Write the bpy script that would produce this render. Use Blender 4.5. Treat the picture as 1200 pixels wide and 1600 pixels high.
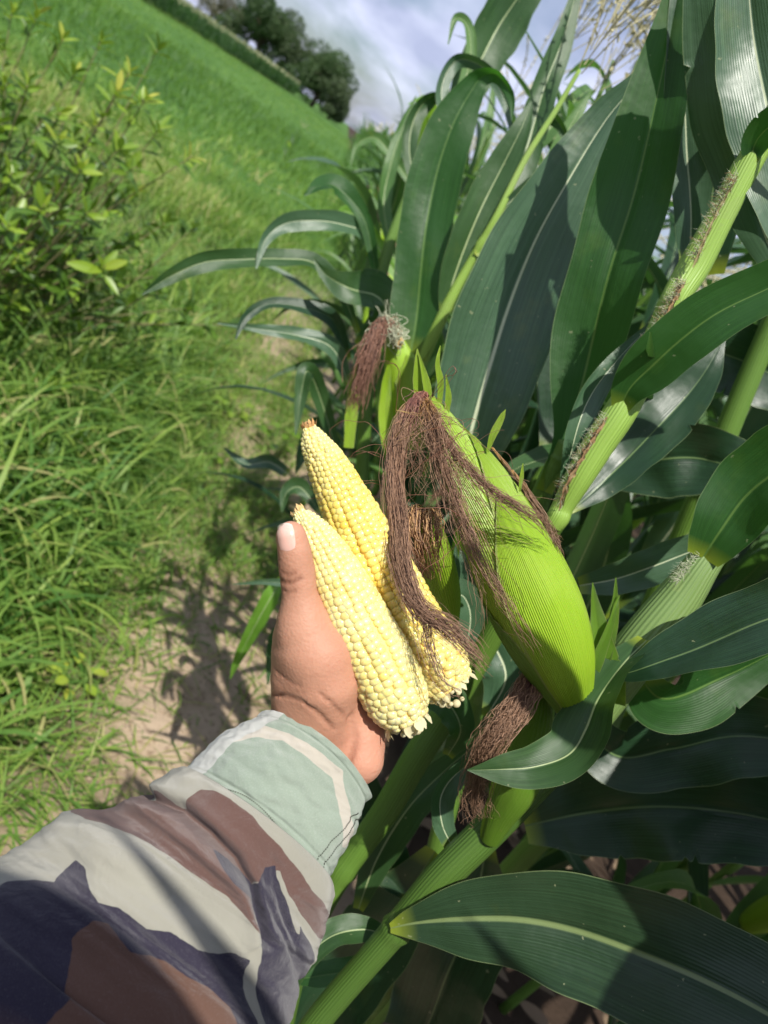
import bpy, math, random
import numpy as np
from math import sin, cos, pi, radians
from mathutils import Vector

for _o in list(bpy.data.objects): bpy.data.objects.remove(_o)
SC = bpy.context.scene
COL = SC.collection
rng = np.random.default_rng(7)
random.seed(7)

# ---------------------------------------------------------------- camera
PSI, TH, RO = radians(17.9), radians(21.6), radians(36)
FPX = 1155.0
_h = np.array([sin(PSI), cos(PSI), 0.]); _z = np.array([0, 0, 1.])
FW = cos(TH)*_h - sin(TH)*_z
_r0 = np.array([cos(PSI), -sin(PSI), 0.]); _u0 = sin(TH)*_h + cos(TH)*_z
RR = cos(RO)*_r0 + sin(RO)*_u0
UU = -sin(RO)*_r0 + cos(RO)*_u0
CAM = np.array([0, 0, 1.45])
def P(u, v, d):
    """a place in the world, given as sight line and distance, in metres"""
    return CAM + d*(FW + (u-600)/FPX*RR - (v-800)/FPX*UU)
def pxm(d): return d/FPX

cd = bpy.data.cameras.new('camera'); cam = bpy.data.objects.new('camera', cd); COL.objects.link(cam)
from mathutils import Matrix
M = Matrix(((RR[0], UU[0], -FW[0], CAM[0]), (RR[1], UU[1], -FW[1], CAM[1]), (RR[2], UU[2], -FW[2], CAM[2]), (0, 0, 0, 1)))
cam.matrix_world = M
cd.sensor_width = 36; cd.sensor_fit = 'AUTO'; cd.lens = 26.0
cd.clip_start = 0.02; cd.clip_end = 5000
cd.dof.use_dof = True; cd.dof.focus_distance = 0.43; cd.dof.aperture_fstop = 9.5
SC.camera = cam

# ---------------------------------------------------------------- sky, sun, exposure
_sd = -(FW + (30-600)/FPX*RR - (1440-800)/FPX*UU); SUN = _sd/np.linalg.norm(_sd)
EL = math.asin(SUN[2]); AZ = math.atan2(SUN[0], SUN[1])
w = bpy.data.worlds.new("World"); SC.world = w; w.use_nodes = True
nt = w.node_tree; nt.nodes.clear()
N = nt.nodes.new; L = nt.links.new
sky = N('ShaderNodeTexSky'); sky.sky_type = 'NISHITA'; sky.sun_disc = False
sky.sun_elevation = EL; sky.sun_rotation = AZ; sky.dust_density = 1.5; sky.ozone_density = 2.0
tc = N('ShaderNodeTexCoord'); sep = N('ShaderNodeSeparateXYZ'); L(tc.outputs['Generated'], sep.inputs[0])
mx = N('ShaderNodeMath'); mx.operation = 'MAXIMUM'; mx.inputs[1].default_value = 0.0; L(sep.outputs[2], mx.inputs[0])
ad = N('ShaderNodeMath'); ad.operation = 'ADD'; ad.inputs[1].default_value = 0.22; L(mx.outputs[0], ad.inputs[0])
dx = N('ShaderNodeMath'); dx.operation = 'DIVIDE'; L(sep.outputs[0], dx.inputs[0]); L(ad.outputs[0], dx.inputs[1])
dy = N('ShaderNodeMath'); dy.operation = 'DIVIDE'; L(sep.outputs[1], dy.inputs[0]); L(ad.outputs[0], dy.inputs[1])
cmb = N('ShaderNodeCombineXYZ'); L(dx.outputs[0], cmb.inputs[0]); L(dy.outputs[0], cmb.inputs[1])
mp = N('ShaderNodeMapping'); mp.inputs['Scale'].default_value = (1.25, 0.8, 1); mp.inputs['Location'].default_value = (3.1, 1.4, 0)
L(cmb.outputs[0], mp.inputs[0])
n1 = N('ShaderNodeTexNoise'); n1.inputs['Scale'].default_value = 1.5; n1.inputs['Detail'].default_value = 8; n1.inputs['Roughness'].default_value = 0.52
n1.inputs['Distortion'].default_value = 0.35
L(mp.outputs[0], n1.inputs['Vector'])
cr = N('ShaderNodeValToRGB'); cr.color_ramp.elements[0].position = 0.36; cr.color_ramp.elements[1].position = 0.60
L(n1.outputs[0], cr.inputs[0])
n2 = N('ShaderNodeTexNoise'); n2.inputs['Scale'].default_value = 2.3; n2.inputs['Detail'].default_value = 5
L(mp.outputs[0], n2.inputs['Vector'])
cc = N('ShaderNodeValToRGB'); cc.color_ramp.elements[0].position = 0.35; cc.color_ramp.elements[0].color = (5.6, 6.1, 8.8, 1)
cc.color_ramp.elements[1].position = 0.7; cc.color_ramp.elements[1].color = (10.6, 11.1, 13.8, 1)
L(n2.outputs[0], cc.inputs[0])
mixc = N('ShaderNodeMix'); mixc.data_type = 'RGBA'
mf = N('ShaderNodeMath'); mf.operation = 'MULTIPLY'; mf.inputs[1].default_value = 0.85; L(cr.outputs[0], mf.inputs[0])
L(mf.outputs[0], mixc.inputs[0]); L(sky.outputs[0], mixc.inputs[6]); L(cc.outputs[0], mixc.inputs[7])
bg = N('ShaderNodeBackground'); bg.inputs[1].default_value = 0.078; L(mixc.outputs[2], bg.inputs[0])
wo = N('ShaderNodeOutputWorld'); L(bg.outputs[0], wo.inputs[0])

sl = bpy.data.lights.new('sun', 'SUN'); sl.energy = 4.6; sl.angle = radians(0.53); sl.color = (1.0, 0.955, 0.88)
so = bpy.data.objects.new('sun', sl); COL.objects.link(so)
so.rotation_euler = Vector(SUN).to_track_quat('Z', 'Y').to_euler()
so.location = (0, -3, 8)
SC.view_settings.view_transform = 'Standard'; SC.view_settings.look = 'None'
SC.view_settings.exposure = 0.35; SC.view_settings.gamma = 1
SC.render.engine = 'CYCLES'
SC.cycles.max_bounces = 8; SC.cycles.transparent_max_bounces = 8
SC.render.resolution_x = 768; SC.render.resolution_y = 1024

# ---------------------------------------------------------------- mesh helpers
ORG = {}
def tag(o, label=None, cat=None, group=None, kind=None):
    if label: o['label'] = label
    if cat: o['category'] = cat
    if group: o['group'] = group
    if kind: o['kind'] = kind
    return o
def thing(name, label, cat, loc, group=None):
    o = bpy.data.objects.new(name, None); COL.objects.link(o); o.location = [float(x) for x in loc]
    o.empty_display_size = 0.05
    ORG[o.name] = np.array(loc, float)
    return tag(o, label, cat, group)
def build_mesh(name, V, F, uv=None, attrs=None, smooth=True, matidx=None, loose_edges=None):
    V = np.asarray(V, np.float32)
    if not isinstance(F, list): F = [F]
    F = [np.asarray(f, np.int32) for f in F if len(f)]
    me = bpy.data.meshes.new(name)
    me.vertices.add(len(V)); me.vertices.foreach_set('co', V.ravel())
    nl = sum(f.size for f in F); npoly = sum(len(f) for f in F)
    li = np.concatenate([f.ravel() for f in F]); tot = np.concatenate([np.full(len(f), f.shape[1], np.int32) for f in F])
    st = np.concatenate([[0], np.cumsum(tot)[:-1]]).astype(np.int32)
    me.loops.add(nl); me.loops.foreach_set('vertex_index', li)
    me.polygons.add(npoly); me.polygons.foreach_set('loop_start', st)
    try: me.polygons.foreach_set('loop_total', tot)
    except Exception: pass
    if uv is not None:
        l = me.uv_layers.new(name='UVMap'); l.data.foreach_set('uv', np.asarray(uv, np.float32)[li].ravel())
    for k, a in (attrs or {}).items():
        at = me.attributes.new(k, 'FLOAT', 'POINT'); at.data.foreach_set('value', np.asarray(a, np.float32))
    me.update(calc_edges=True); me.validate()
    if smooth: me.polygons.foreach_set('use_smooth', np.ones(len(me.polygons), bool))
    return me
def mk(name, V, F, mat, parent=None, uv=None, attrs=None, smooth=True):
    V = np.asarray(V, float)
    if parent is not None: V = V - ORG[parent.name]
    me = build_mesh(name, V, F, uv, attrs, smooth)
    for m_ in (mat if isinstance(mat, (list, tuple)) else [mat]): me.materials.append(m_)
    o = bpy.data.objects.new(name, me); COL.objects.link(o)
    if parent is not None:
        o.parent = parent; ORG[o.name] = ORG[parent.name]
    else: ORG[o.name] = np.zeros(3)
    return o
def grid_faces(n, m, wrap=False):
    i = np.arange(n-1)[:, None]; j = np.arange(m if wrap else m-1)[None, :]
    j2 = (j+1) % m
    return np.stack([i*m+j, i*m+j2, (i+1)*m+j2, (i+1)*m+j], -1).reshape(-1, 4)
def catmull(C, n):
    """C: (k, dim) controls -> n samples"""
    C = np.asarray(C, float); k = len(C)
    if k == 2: 
        t = np.linspace(0, 1, n)[:, None]; return C[0]*(1-t)+C[1]*t
    E_ = np.vstack([2*C[0]-C[1], C, 2*C[-1]-C[-2]])
    T = np.linspace(0, k-1, n); i = np.minimum(T.astype(int), k-2); t = (T-i)[:, None]
    p0, p1, p2, p3 = E_[i], E_[i+1], E_[i+2], E_[i+3]
    return 0.5*((2*p1)+(-p0+p2)*t+(2*p0-5*p1+4*p2-p3)*t**2+(-p0+3*p1-3*p2+p3)*t**3)
def nrm(a): return a/np.maximum(np.linalg.norm(a, axis=-1, keepdims=True), 1e-9)
def tangents(C): return nrm(np.gradient(C, axis=0))
def frames(C, hint=(0.3, 0.2, 1)):
    T = tangents(C); n = len(C); A = np.zeros_like(C)
    a = np.cross(T[0], hint); a = a/np.linalg.norm(a); A[0] = a
    for i in range(1, n):
        a = A[i-1] - T[i]*np.dot(A[i-1], T[i]); A[i] = a/np.linalg.norm(a)
    return T, A, np.cross(T, A)
def tube(C, r, m=12, cap=True, hint=(0.3, 0.2, 1), ecc=1.0):
    C = np.asarray(C, float); r = np.broadcast_to(np.asarray(r, float), (len(C),))
    T, A, B = frames(C, hint); th = np.linspace(0, 2*pi, m, endpoint=False)
    V = C[:, None]+r[:, None, None]*(A[:, None]*np.cos(th)[None, :, None]+ecc*B[:, None]*np.sin(th)[None, :, None])
    uv = np.stack(np.broadcast_arrays(th[None]/(2*pi), np.linspace(0, 1, len(C))[:, None]), -1)
    V = V.reshape(-1, 3); uv = uv.reshape(-1, 2); F = [grid_faces(len(C), m, True)]
    if cap:
        b = len(V); V = np.vstack([V, C[:1], C[-1:]]); uv = np.vstack([uv, [[.5, 0], [.5, 1]]])
        j = np.arange(m); j2 = (j+1) % m; e = (len(C)-1)*m
        F.append(np.stack([j2, j, np.full(m, b)], -1)); F.append(np.stack([e+j, e+j2, np.full(m, b+1)], -1))
    return V, F, uv
class Acc:
    """collects pieces into one mesh"""
    def __init__(s): s.V = []; s.F = {3: [], 4: []}; s.U = []; s.A = {}; s.n = 0
    def add(s, V, F, uv=None, **at):
        V = np.asarray(V); 
        if not isinstance(F, list): F = [F]
        for f in F:
            f = np.asarray(f)
            if len(f): s.F[f.shape[1]].append(f+s.n)
        s.V.append(V); s.U.append(uv if uv is not None else np.zeros((len(V), 2)))
        for k, a in at.items(): s.A.setdefault(k, []).append(np.broadcast_to(np.asarray(a, float), (len(V),)))
        s.n += len(V)
    def out(s, name, mat, parent=None, smooth=True):
        V = np.vstack(s.V); F = [np.vstack(f) for f in s.F.values() if f]
        return mk(name, V, F, mat, parent, np.vstack(s.U), {k: np.concatenate(a) for k, a in s.A.items()}, smooth)
def snoise(X, f=1.0, seed=0):
    """cheap smooth vector noise from summed sines; X (...,3)"""
    r = np.random.default_rng(seed); o = np.zeros(X.shape[:-1])
    for k in range(6):
        d = r.normal(size=3); d /= np.linalg.norm(d); ff = f*(0.7+0.5*k)
        o += np.sin((X@d)*ff+r.uniform(0, 6.28)+1.3*np.sin((X@np.roll(d, 1))*ff*0.7+r.uniform(0, 6)))/(1+0.5*k)
    return o/2.5

# ---------------------------------------------------------------- materials
class NM:
    def __init__(s, name):
        s.m = bpy.data.materials.new(name); s.m.use_nodes = True; s.t = s.m.node_tree
        s.b = s.t.nodes['Principled BSDF']; s.o = s.t.nodes['Material Output']
    def n(s, typ, **kw):
        x = s.t.nodes.new('ShaderNode'+typ)
        for k, v in kw.items():
            if hasattr(x, k): setattr(x, k, v)
            else: x.inputs[k.replace('_', ' ')].default_value = v
        return x
    def l(s, a, b): s.t.links.new(a, b)
    def math(s, op, a, b=None, c=None, clamp=False):
        x = s.t.nodes.new('ShaderNodeMath'); x.operation = op; x.use_clamp = clamp
        for i, q in enumerate((a, b, c)):
            if q is None: continue
            if isinstance(q, (int, float)): x.inputs[i].default_value = q
            else: s.l(q, x.inputs[i])
        return x.outputs[0]
    def mix(s, f, a, b):
        x = s.t.nodes.new('ShaderNodeMix'); x.data_type = 'RGBA'
        for i, q in ((0, f), (6, a), (7, b)):
            if isinstance(q, (int, float)): x.inputs[i].default_value = q
            elif isinstance(q, tuple): x.inputs[i].default_value = (*q[:3], 1)
            else: s.l(q, x.inputs[i])
        return x.outputs[2]
    def ramp(s, f, stops):
        x = s.t.nodes.new('ShaderNodeValToRGB'); e = x.color_ramp.elements
        while len(e) < len(stops): e.new(0.5)
        for i, (p, c) in enumerate(stops):
            e[i].position = p; e[i].color = (*c, 1) if isinstance(c, tuple) else (c, c, c, 1)
        s.l(f, x.inputs[0]); return x.outputs[0]
    def noise(s, vec, scale, detail=4, rough=0.5, dist=0.0):
        x = s.t.nodes.new('ShaderNodeTexNoise'); x.inputs['Scale'].default_value = scale; x.inputs['Detail'].default_value = detail
        x.inputs['Roughness'].default_value = rough; x.inputs['Distortion'].default_value = dist
        if vec is not None: s.l(vec, x.inputs['Vector'])
        return x.outputs[0]
    def geo(s): return s.n('NewGeometry').outputs['Position']
    def obj(s): return s.n('TexCoord').outputs['Object']
    def uv(s): return s.n('TexCoord').outputs['UV']
    def attr(s, k): return s.n('Attribute', attribute_name=k).outputs['Fac']
    def xyz(s, v):
        x = s.t.nodes.new('ShaderNodeSeparateXYZ'); s.l(v, x.inputs[0]); return x.outputs
    def scl(s, v, sc):
        x = s.t.nodes.new('ShaderNodeMapping'); x.inputs['Scale'].default_value = sc; s.l(v, x.inputs[0]); return x.outputs[0]
    def rnd(s): return s.n('ObjectInfo').outputs['Random']
    def bump(s, h, dist, strength=1.0, nrm_=None):
        x = s.t.nodes.new('ShaderNodeBump'); x.inputs['Strength'].default_value = strength; x.inputs['Distance'].default_value = dist
        s.l(h, x.inputs['Height'])
        if nrm_ is not None: s.l(nrm_, x.inputs['Normal'])
        return x.outputs[0]
    def set(s, **kw):
        for k, v in kw.items():
            k = k.replace('_', ' ')
            if isinstance(v, (int, float)): s.b.inputs[k].default_value = v
            elif isinstance(v, tuple): s.b.inputs[k].default_value = (*v, 1) if len(v) == 3 and k in ('Base Color', 'Sheen Tint') else v
            else: s.l(v, s.b.inputs[k])
        return s
    def translucent(s, col, fac, nrm_=None):
        t = s.t.nodes.new('ShaderNodeBsdfTranslucent'); m = s.t.nodes.new('ShaderNodeMixShader')
        if isinstance(col, tuple): t.inputs[0].default_value = (*col, 1)
        else: s.l(col, t.inputs[0])
        if nrm_ is not None: s.l(nrm_, t.inputs['Normal'])
        if isinstance(fac, (int, float)): m.inputs[0].default_value = fac
        else: s.l(fac, m.inputs[0])
        s.l(s.b.outputs[0], m.inputs[1]); s.l(t.outputs[0], m.inputs[2]); s.l(m.outputs[0], s.o.inputs[0])
        return s

def leaf_material(name, dark, light, under=None, rib=(0.42, 0.50, 0.26), trans=(0.10, 0.30, 0.02), tf=0.3, rough=0.42, ribw=0.045, spec=0.5, veins=34):
    k = NM(name); uv = k.uv(); X = k.xyz(uv)
    ax = k.math('ABSOLUTE', k.math('SUBTRACT', X[0], 0.5))
    tap = k.math('MULTIPLY_ADD', X[1], -0.72*ribw, ribw)
    rm = k.math('SUBTRACT', 1.0, k.math('SMOOTH_MIN', k.math('DIVIDE', ax, tap), 1.0, 0.25), clamp=True)
    rm = k.math('MULTIPLY', rm, 2.2, clamp=True)
    n = k.noise(k.obj(), 9, 4)
    n2 = k.noise(k.scl(uv, (60, 3.0, 1)), 1.0, 3)
    v = k.math('ADD', k.math('MULTIPLY', n, 0.75), k.math('MULTIPLY', k.rnd(), 0.35))
    base = k.ramp(v, [(0.25, dark), (0.85, light)])
    base = k.mix(k.math('MULTIPLY', k.math('SUBTRACT', n2, 0.42), 2.0, clamp=True), base, tuple(1.6*c for c in light))
    pt = k.math('MULTIPLY', k.math('SUBTRACT', k.noise(k.obj(), 17, 4, .6), .60), 5.0, clamp=True); base = k.mix(k.math('MULTIPLY', pt, .45), base, (2.6*light[0]+.02, 1.7*light[1]+.01, light[2]*.9))
    # base of the blade turns paler and yellower, specks of wear
    bs = k.math('SUBTRACT', 1.0, k.math('MULTIPLY', X[1], 14.0), clamp=True)
    base = k.mix(k.math('MULTIPLY', bs, 0.8), base, (0.32, 0.40, 0.03))
    sp = k.noise(k.obj(), 160, 2); sp = k.math('GREATER_THAN', sp, 0.74)
    base = k.mix(k.math('MULTIPLY', sp, 0.5), base, (0.34, 0.36, 0.2))
    eg = k.math('GREATER_THAN', ax, 0.492)
    base = k.mix(k.math('MULTIPLY', eg, 0.35), base, (0.36, 0.45, 0.2))
    if under is not None:
        bf = k.n('NewGeometry').outputs['Backfacing']; base = k.mix(k.math('MULTIPLY', bf, 0.6), base, under)
    c = k.mix(rm, base, rib)
    wv = k.math('SINE', k.math('MULTIPLY', X[0], 6.283*veins))
    h = k.math('ADD', k.math('MULTIPLY', wv, 0.5), k.math('MULTIPLY', k.noise(k.scl(uv, (90, 8, 1)), 1.0, 2), 1.2))
    b = k.bump(h, 0.0005, 0.18); 
    b = k.bump(k.noise(k.obj(), 26, 3), 0.006, 0.35, b)
    k.set(Base_Color=c, Roughness=k.math('MULTIPLY_ADD', n, 0.25, rough-0.1), Normal=b, Specular_IOR_Level=spec)
    tr = k.mix(rm, k.mix(0.35, trans, base), (0.2, 0.35, 0.05))
    k.translucent(tr, k.math('MULTIPLY_ADD', rm, -0.15, tf))
    return k.m

MAT = {}
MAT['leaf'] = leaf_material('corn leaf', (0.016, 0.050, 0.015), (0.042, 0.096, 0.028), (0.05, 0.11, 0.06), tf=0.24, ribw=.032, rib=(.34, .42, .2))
MAT['leaf_shade'] = leaf_material('corn leaf shade tone', (0.008, 0.028, 0.012), (0.019, 0.052, 0.022), None, tf=0.13, rough=0.36, rib=(0.12, 0.19, 0.07), ribw=0.022)  # darker leaf copy, canopy shade put into its colour
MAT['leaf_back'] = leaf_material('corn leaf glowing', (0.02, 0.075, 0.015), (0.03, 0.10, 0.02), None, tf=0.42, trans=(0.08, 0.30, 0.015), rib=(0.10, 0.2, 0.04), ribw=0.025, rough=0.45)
MAT['leaf_sheen'] = leaf_material('corn leaf sky sheen tone', (0.030, 0.072, 0.037), (0.060, 0.120, 0.060), (0.08, 0.15, 0.085), tf=0.2, rib=(0.5, 0.56, 0.36), ribw=0.026, rough=0.36, spec=0.6)  # grey-blue sheen of the sky put into the leaf colour
MAT['leaf_sunlit'] = leaf_material('corn leaf sunlit tone', (0.045, 0.115, 0.03), (0.11, 0.21, 0.06), (0.09, 0.18, 0.07), tf=0.34, trans=(.16, .40, .03), ribw=.028, rib=(.42, .52, .22))  # lighter leaf copy, sunlight on the row put into its colour
MAT['leaf_yellow'] = leaf_material('corn leaf young', (0.08, 0.2, 0.02), (0.16, 0.34, 0.04), None, tf=0.4, trans=(0.3, 0.55, 0.03), ribw=0.03)

def stalk_material(name, a, b, rough=0.45):
    k = NM(name); uv = k.uv(); X = k.xyz(uv)
    n = k.noise(k.scl(uv, (26, 2.2, 1)), 1.0, 4); n2 = k.noise(k.obj(), 14, 4)
    c = k.mix(n, a, b); c = k.mix(k.math('MULTIPLY', k.math('GREATER_THAN', n2, 0.62), 0.25), c, (0.25, 0.33, 0.10))
    h = k.math('SINE', k.math('MULTIPLY', X[0], 6.283*30))
    k.set(Base_Color=c, Roughness=rough, Normal=k.bump(k.math('ADD', h, n), 0.0004, 0.5), Subsurface_Weight=0.08, Subsurface_Radius=(0.3, 0.5, 0.1), Subsurface_Scale=0.004)
    return k.m
MAT['stalk_shade'] = stalk_material('corn stalk shade tone', (0.045, 0.105, 0.015), (0.09, 0.17, 0.03))  # darker stalk copy, shade at the foot put into its colour
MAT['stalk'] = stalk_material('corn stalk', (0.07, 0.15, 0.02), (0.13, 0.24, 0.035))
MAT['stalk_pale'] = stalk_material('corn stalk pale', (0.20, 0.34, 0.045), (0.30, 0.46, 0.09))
MAT['stalk_dull'] = stalk_material('corn stalk grey green', (0.13, 0.22, 0.055), (0.20, 0.30, 0.10))

def plain(name, col, rough=0.6, var=None, scale=30, bump=0.0, trans=None, tf=0.3, **kw):
    k = NM(name); n = k.noise(k.obj(), scale, 4)
    c = k.mix(n, col, var if var else tuple(x*0.7 for x in col))
    k.set(Base_Color=c, Roughness=rough, **kw)
    if bump: k.set(Normal=k.bump(n, bump, 0.6))
    if trans: k.translucent(trans, tf)
    return k.m
def silk_material(name, root, mid, tip):
    k = NM(name); X = k.xyz(k.uv()); t = k.attr('tone')
    c = k.ramp(X[1], [(0.0, root), (0.24, mid), (1.0, tip)])
    c = k.mix(k.math('MULTIPLY', t, 0.55), c, tuple(min(1, x*2.0+0.03) for x in mid))
    k.set(Base_Color=c, Roughness=0.5, Specular_IOR_Level=0.4); return k.m
MAT['silk'] = silk_material('dry silk', (0.42, 0.23, 0.06), (0.24, 0.14, 0.085), (0.17, 0.098, 0.062))
MAT['silk_pale'] = silk_material('half dry silk', (0.45, 0.33, 0.10), (0.24, 0.10, 0.065), (0.12, 0.045, 0.04))
MAT['tassel'] = plain('tassel straw', (0.66, 0.60, 0.38), 0.7, (0.50, 0.48, 0.26), 80, trans=(0.5, 0.42, 0.2), tf=0.25)
MAT['fringe'] = plain('dry sheath fringe', (0.20, 0.10, 0.04), 0.8, (0.36, 0.25, 0.13), 90)
MAT['hair'] = plain('fine pale hair', (0.55, 0.58, 0.4), 0.6)
MAT['collar'] = plain('leaf collar yellow', (0.42, 0.44, 0.03), 0.5, (0.30, 0.36, 0.05), 60)

# ---------------------------------------------------------------- ground
def gp(u, v):
    d = FW+(u-600)/FPX*RR-(v-800)/FPX*UU; t = -CAM[2]/d[2]; p = CAM+t*d; return (p[0], p[1], 0.0)
def ground_z(x, y):
    return 0.02*np.sin(x*2.1+0.5)*np.sin(y*1.3)+0.012*np.sin(x*5.3+y*3.1)+0.03*np.exp(-((x-0.95)/0.22)**2)
def make_ground():
    a = np.concatenate([np.linspace(0, 3, 90), 3+np.geomspace(0.05, 1500, 60)])
    xs = np.concatenate([-a[::-1], a[1:]]); ys = xs+1.5
    X, Y = np.meshgrid(xs, ys, indexing='ij'); fade = np.exp(-(np.hypot(X, Y)/25)**2)
    Z = ground_z(X, Y)*fade + 0.006*snoise(np.stack([X, Y, 0*X], -1), 30)*fade
    k = NM('ground'); pos = k.geo(); X_ = k.xyz(pos)
    sand = k.ramp(k.noise(pos, 3.0, 6, 0.6), [(0.3, (0.33, 0.245, 0.165)), (0.7, (0.47, 0.365, 0.265))])
    sand = k.mix(k.math('MULTIPLY', k.math('GREATER_THAN', k.noise(pos, 55, 3), 0.60), 0.5), sand, (0.16, 0.11, 0.065))
    turf = k.ramp(k.noise(pos, 2.0, 6, 0.65), [(0.3, (0.035, 0.042, 0.016)), (0.7, (0.10, 0.095, 0.04))])
    far = k.ramp(k.noise(k.scl(pos, (1, 0.25, 1)), 0.25, 6, 0.6), [(0.35, (0.05, 0.12, 0.022)), (0.7, (0.09, 0.18, 0.035))])
    wob = k.math('MULTIPLY_ADD', k.noise(pos, 1.6, 5, 0.6), 0.9, -0.45)
    edge = k.math('ADD', X_[0], wob)
    f = k.math('MULTIPLY', k.math('SUBTRACT', edge, 0.02), 5.0, clamp=True)       # 0 = turf side, 1 = sandy furrow
    c = k.mix(f, turf, sand)
    fy = k.math('MULTIPLY', k.math('SUBTRACT', X_[1], 5.0), 0.25, clamp=True)
    c = k.mix(fy, c, far)
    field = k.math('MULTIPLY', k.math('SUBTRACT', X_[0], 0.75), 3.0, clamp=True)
    c = k.mix(field, c, k.mix(k.noise(pos, 9, 4), (0.025, 0.017, 0.012), (0.075, 0.05, 0.035)))  # soil under the maize painted dark for the shade of the canopy
    h = k.math('ADD', k.noise(pos, 40, 6, 0.7), k.math('MULTIPLY', k.noise(pos, 7, 3), 2.0))
    k.set(Base_Color=c, Roughness=0.95, Specular_IOR_Level=0.15, Normal=k.bump(h, 0.012, 0.8))
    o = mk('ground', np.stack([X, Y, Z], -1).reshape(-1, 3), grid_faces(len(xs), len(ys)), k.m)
    tag(o, kind='structure')
make_ground()

# ---------------------------------------------------------------- grass (stuff)
def strands_mesh(base, azim, length, width, lean, curl, seg=4, droop=1.0):
    """vectorised arching blades -> V (n*(seg+1)*2), F"""
    n = len(base); t = np.linspace(0, 1, seg+1)[None, :]
    el = (pi/2-lean)[:, None] - curl[:, None]*t**1.4*droop
    ds = length[:, None]/seg
    hx = np.cumsum(np.cos(el)*ds, 1)-np.cos(el[:, :1])*ds; hz = np.cumsum(np.sin(el)*ds, 1)-np.sin(el[:, :1])*ds
    ca, sa = np.cos(azim)[:, None], np.sin(azim)[:, None]
    C = np.stack([base[:, 0:1]+hx*ca, base[:, 1:2]+hx*sa, base[:, 2:3]+hz], -1)
    wd = width[:, None]*np.clip(1.02-t**2.2, 0.03, 1)*(0.6+0.4*np.clip(t*4, 0, 1))
    tw = azim[:, None]+pi/2+0.5*np.sin(5*azim[:, None]+2*t)
    S = np.stack([np.cos(tw), np.sin(tw), 0*tw], -1)*wd[..., None]/2
    V = np.stack([C-S, C+S], 2).reshape(-1, 3)
    b = (np.arange(n)*(seg+1)*2)[:, None]+(np.arange(seg)*2)[None]
    F = np.stack([b, b+1, b+3, b+2], -1).reshape(-1, 4)
    T = np.repeat(np.broadcast_to(t, (n, seg+1)).reshape(-1), 2)
    return V, F, T
def clump(x, y, s=1.0, seed=3):
    return snoise(np.stack([x, y, 0*x], -1), s, seed)
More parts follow.
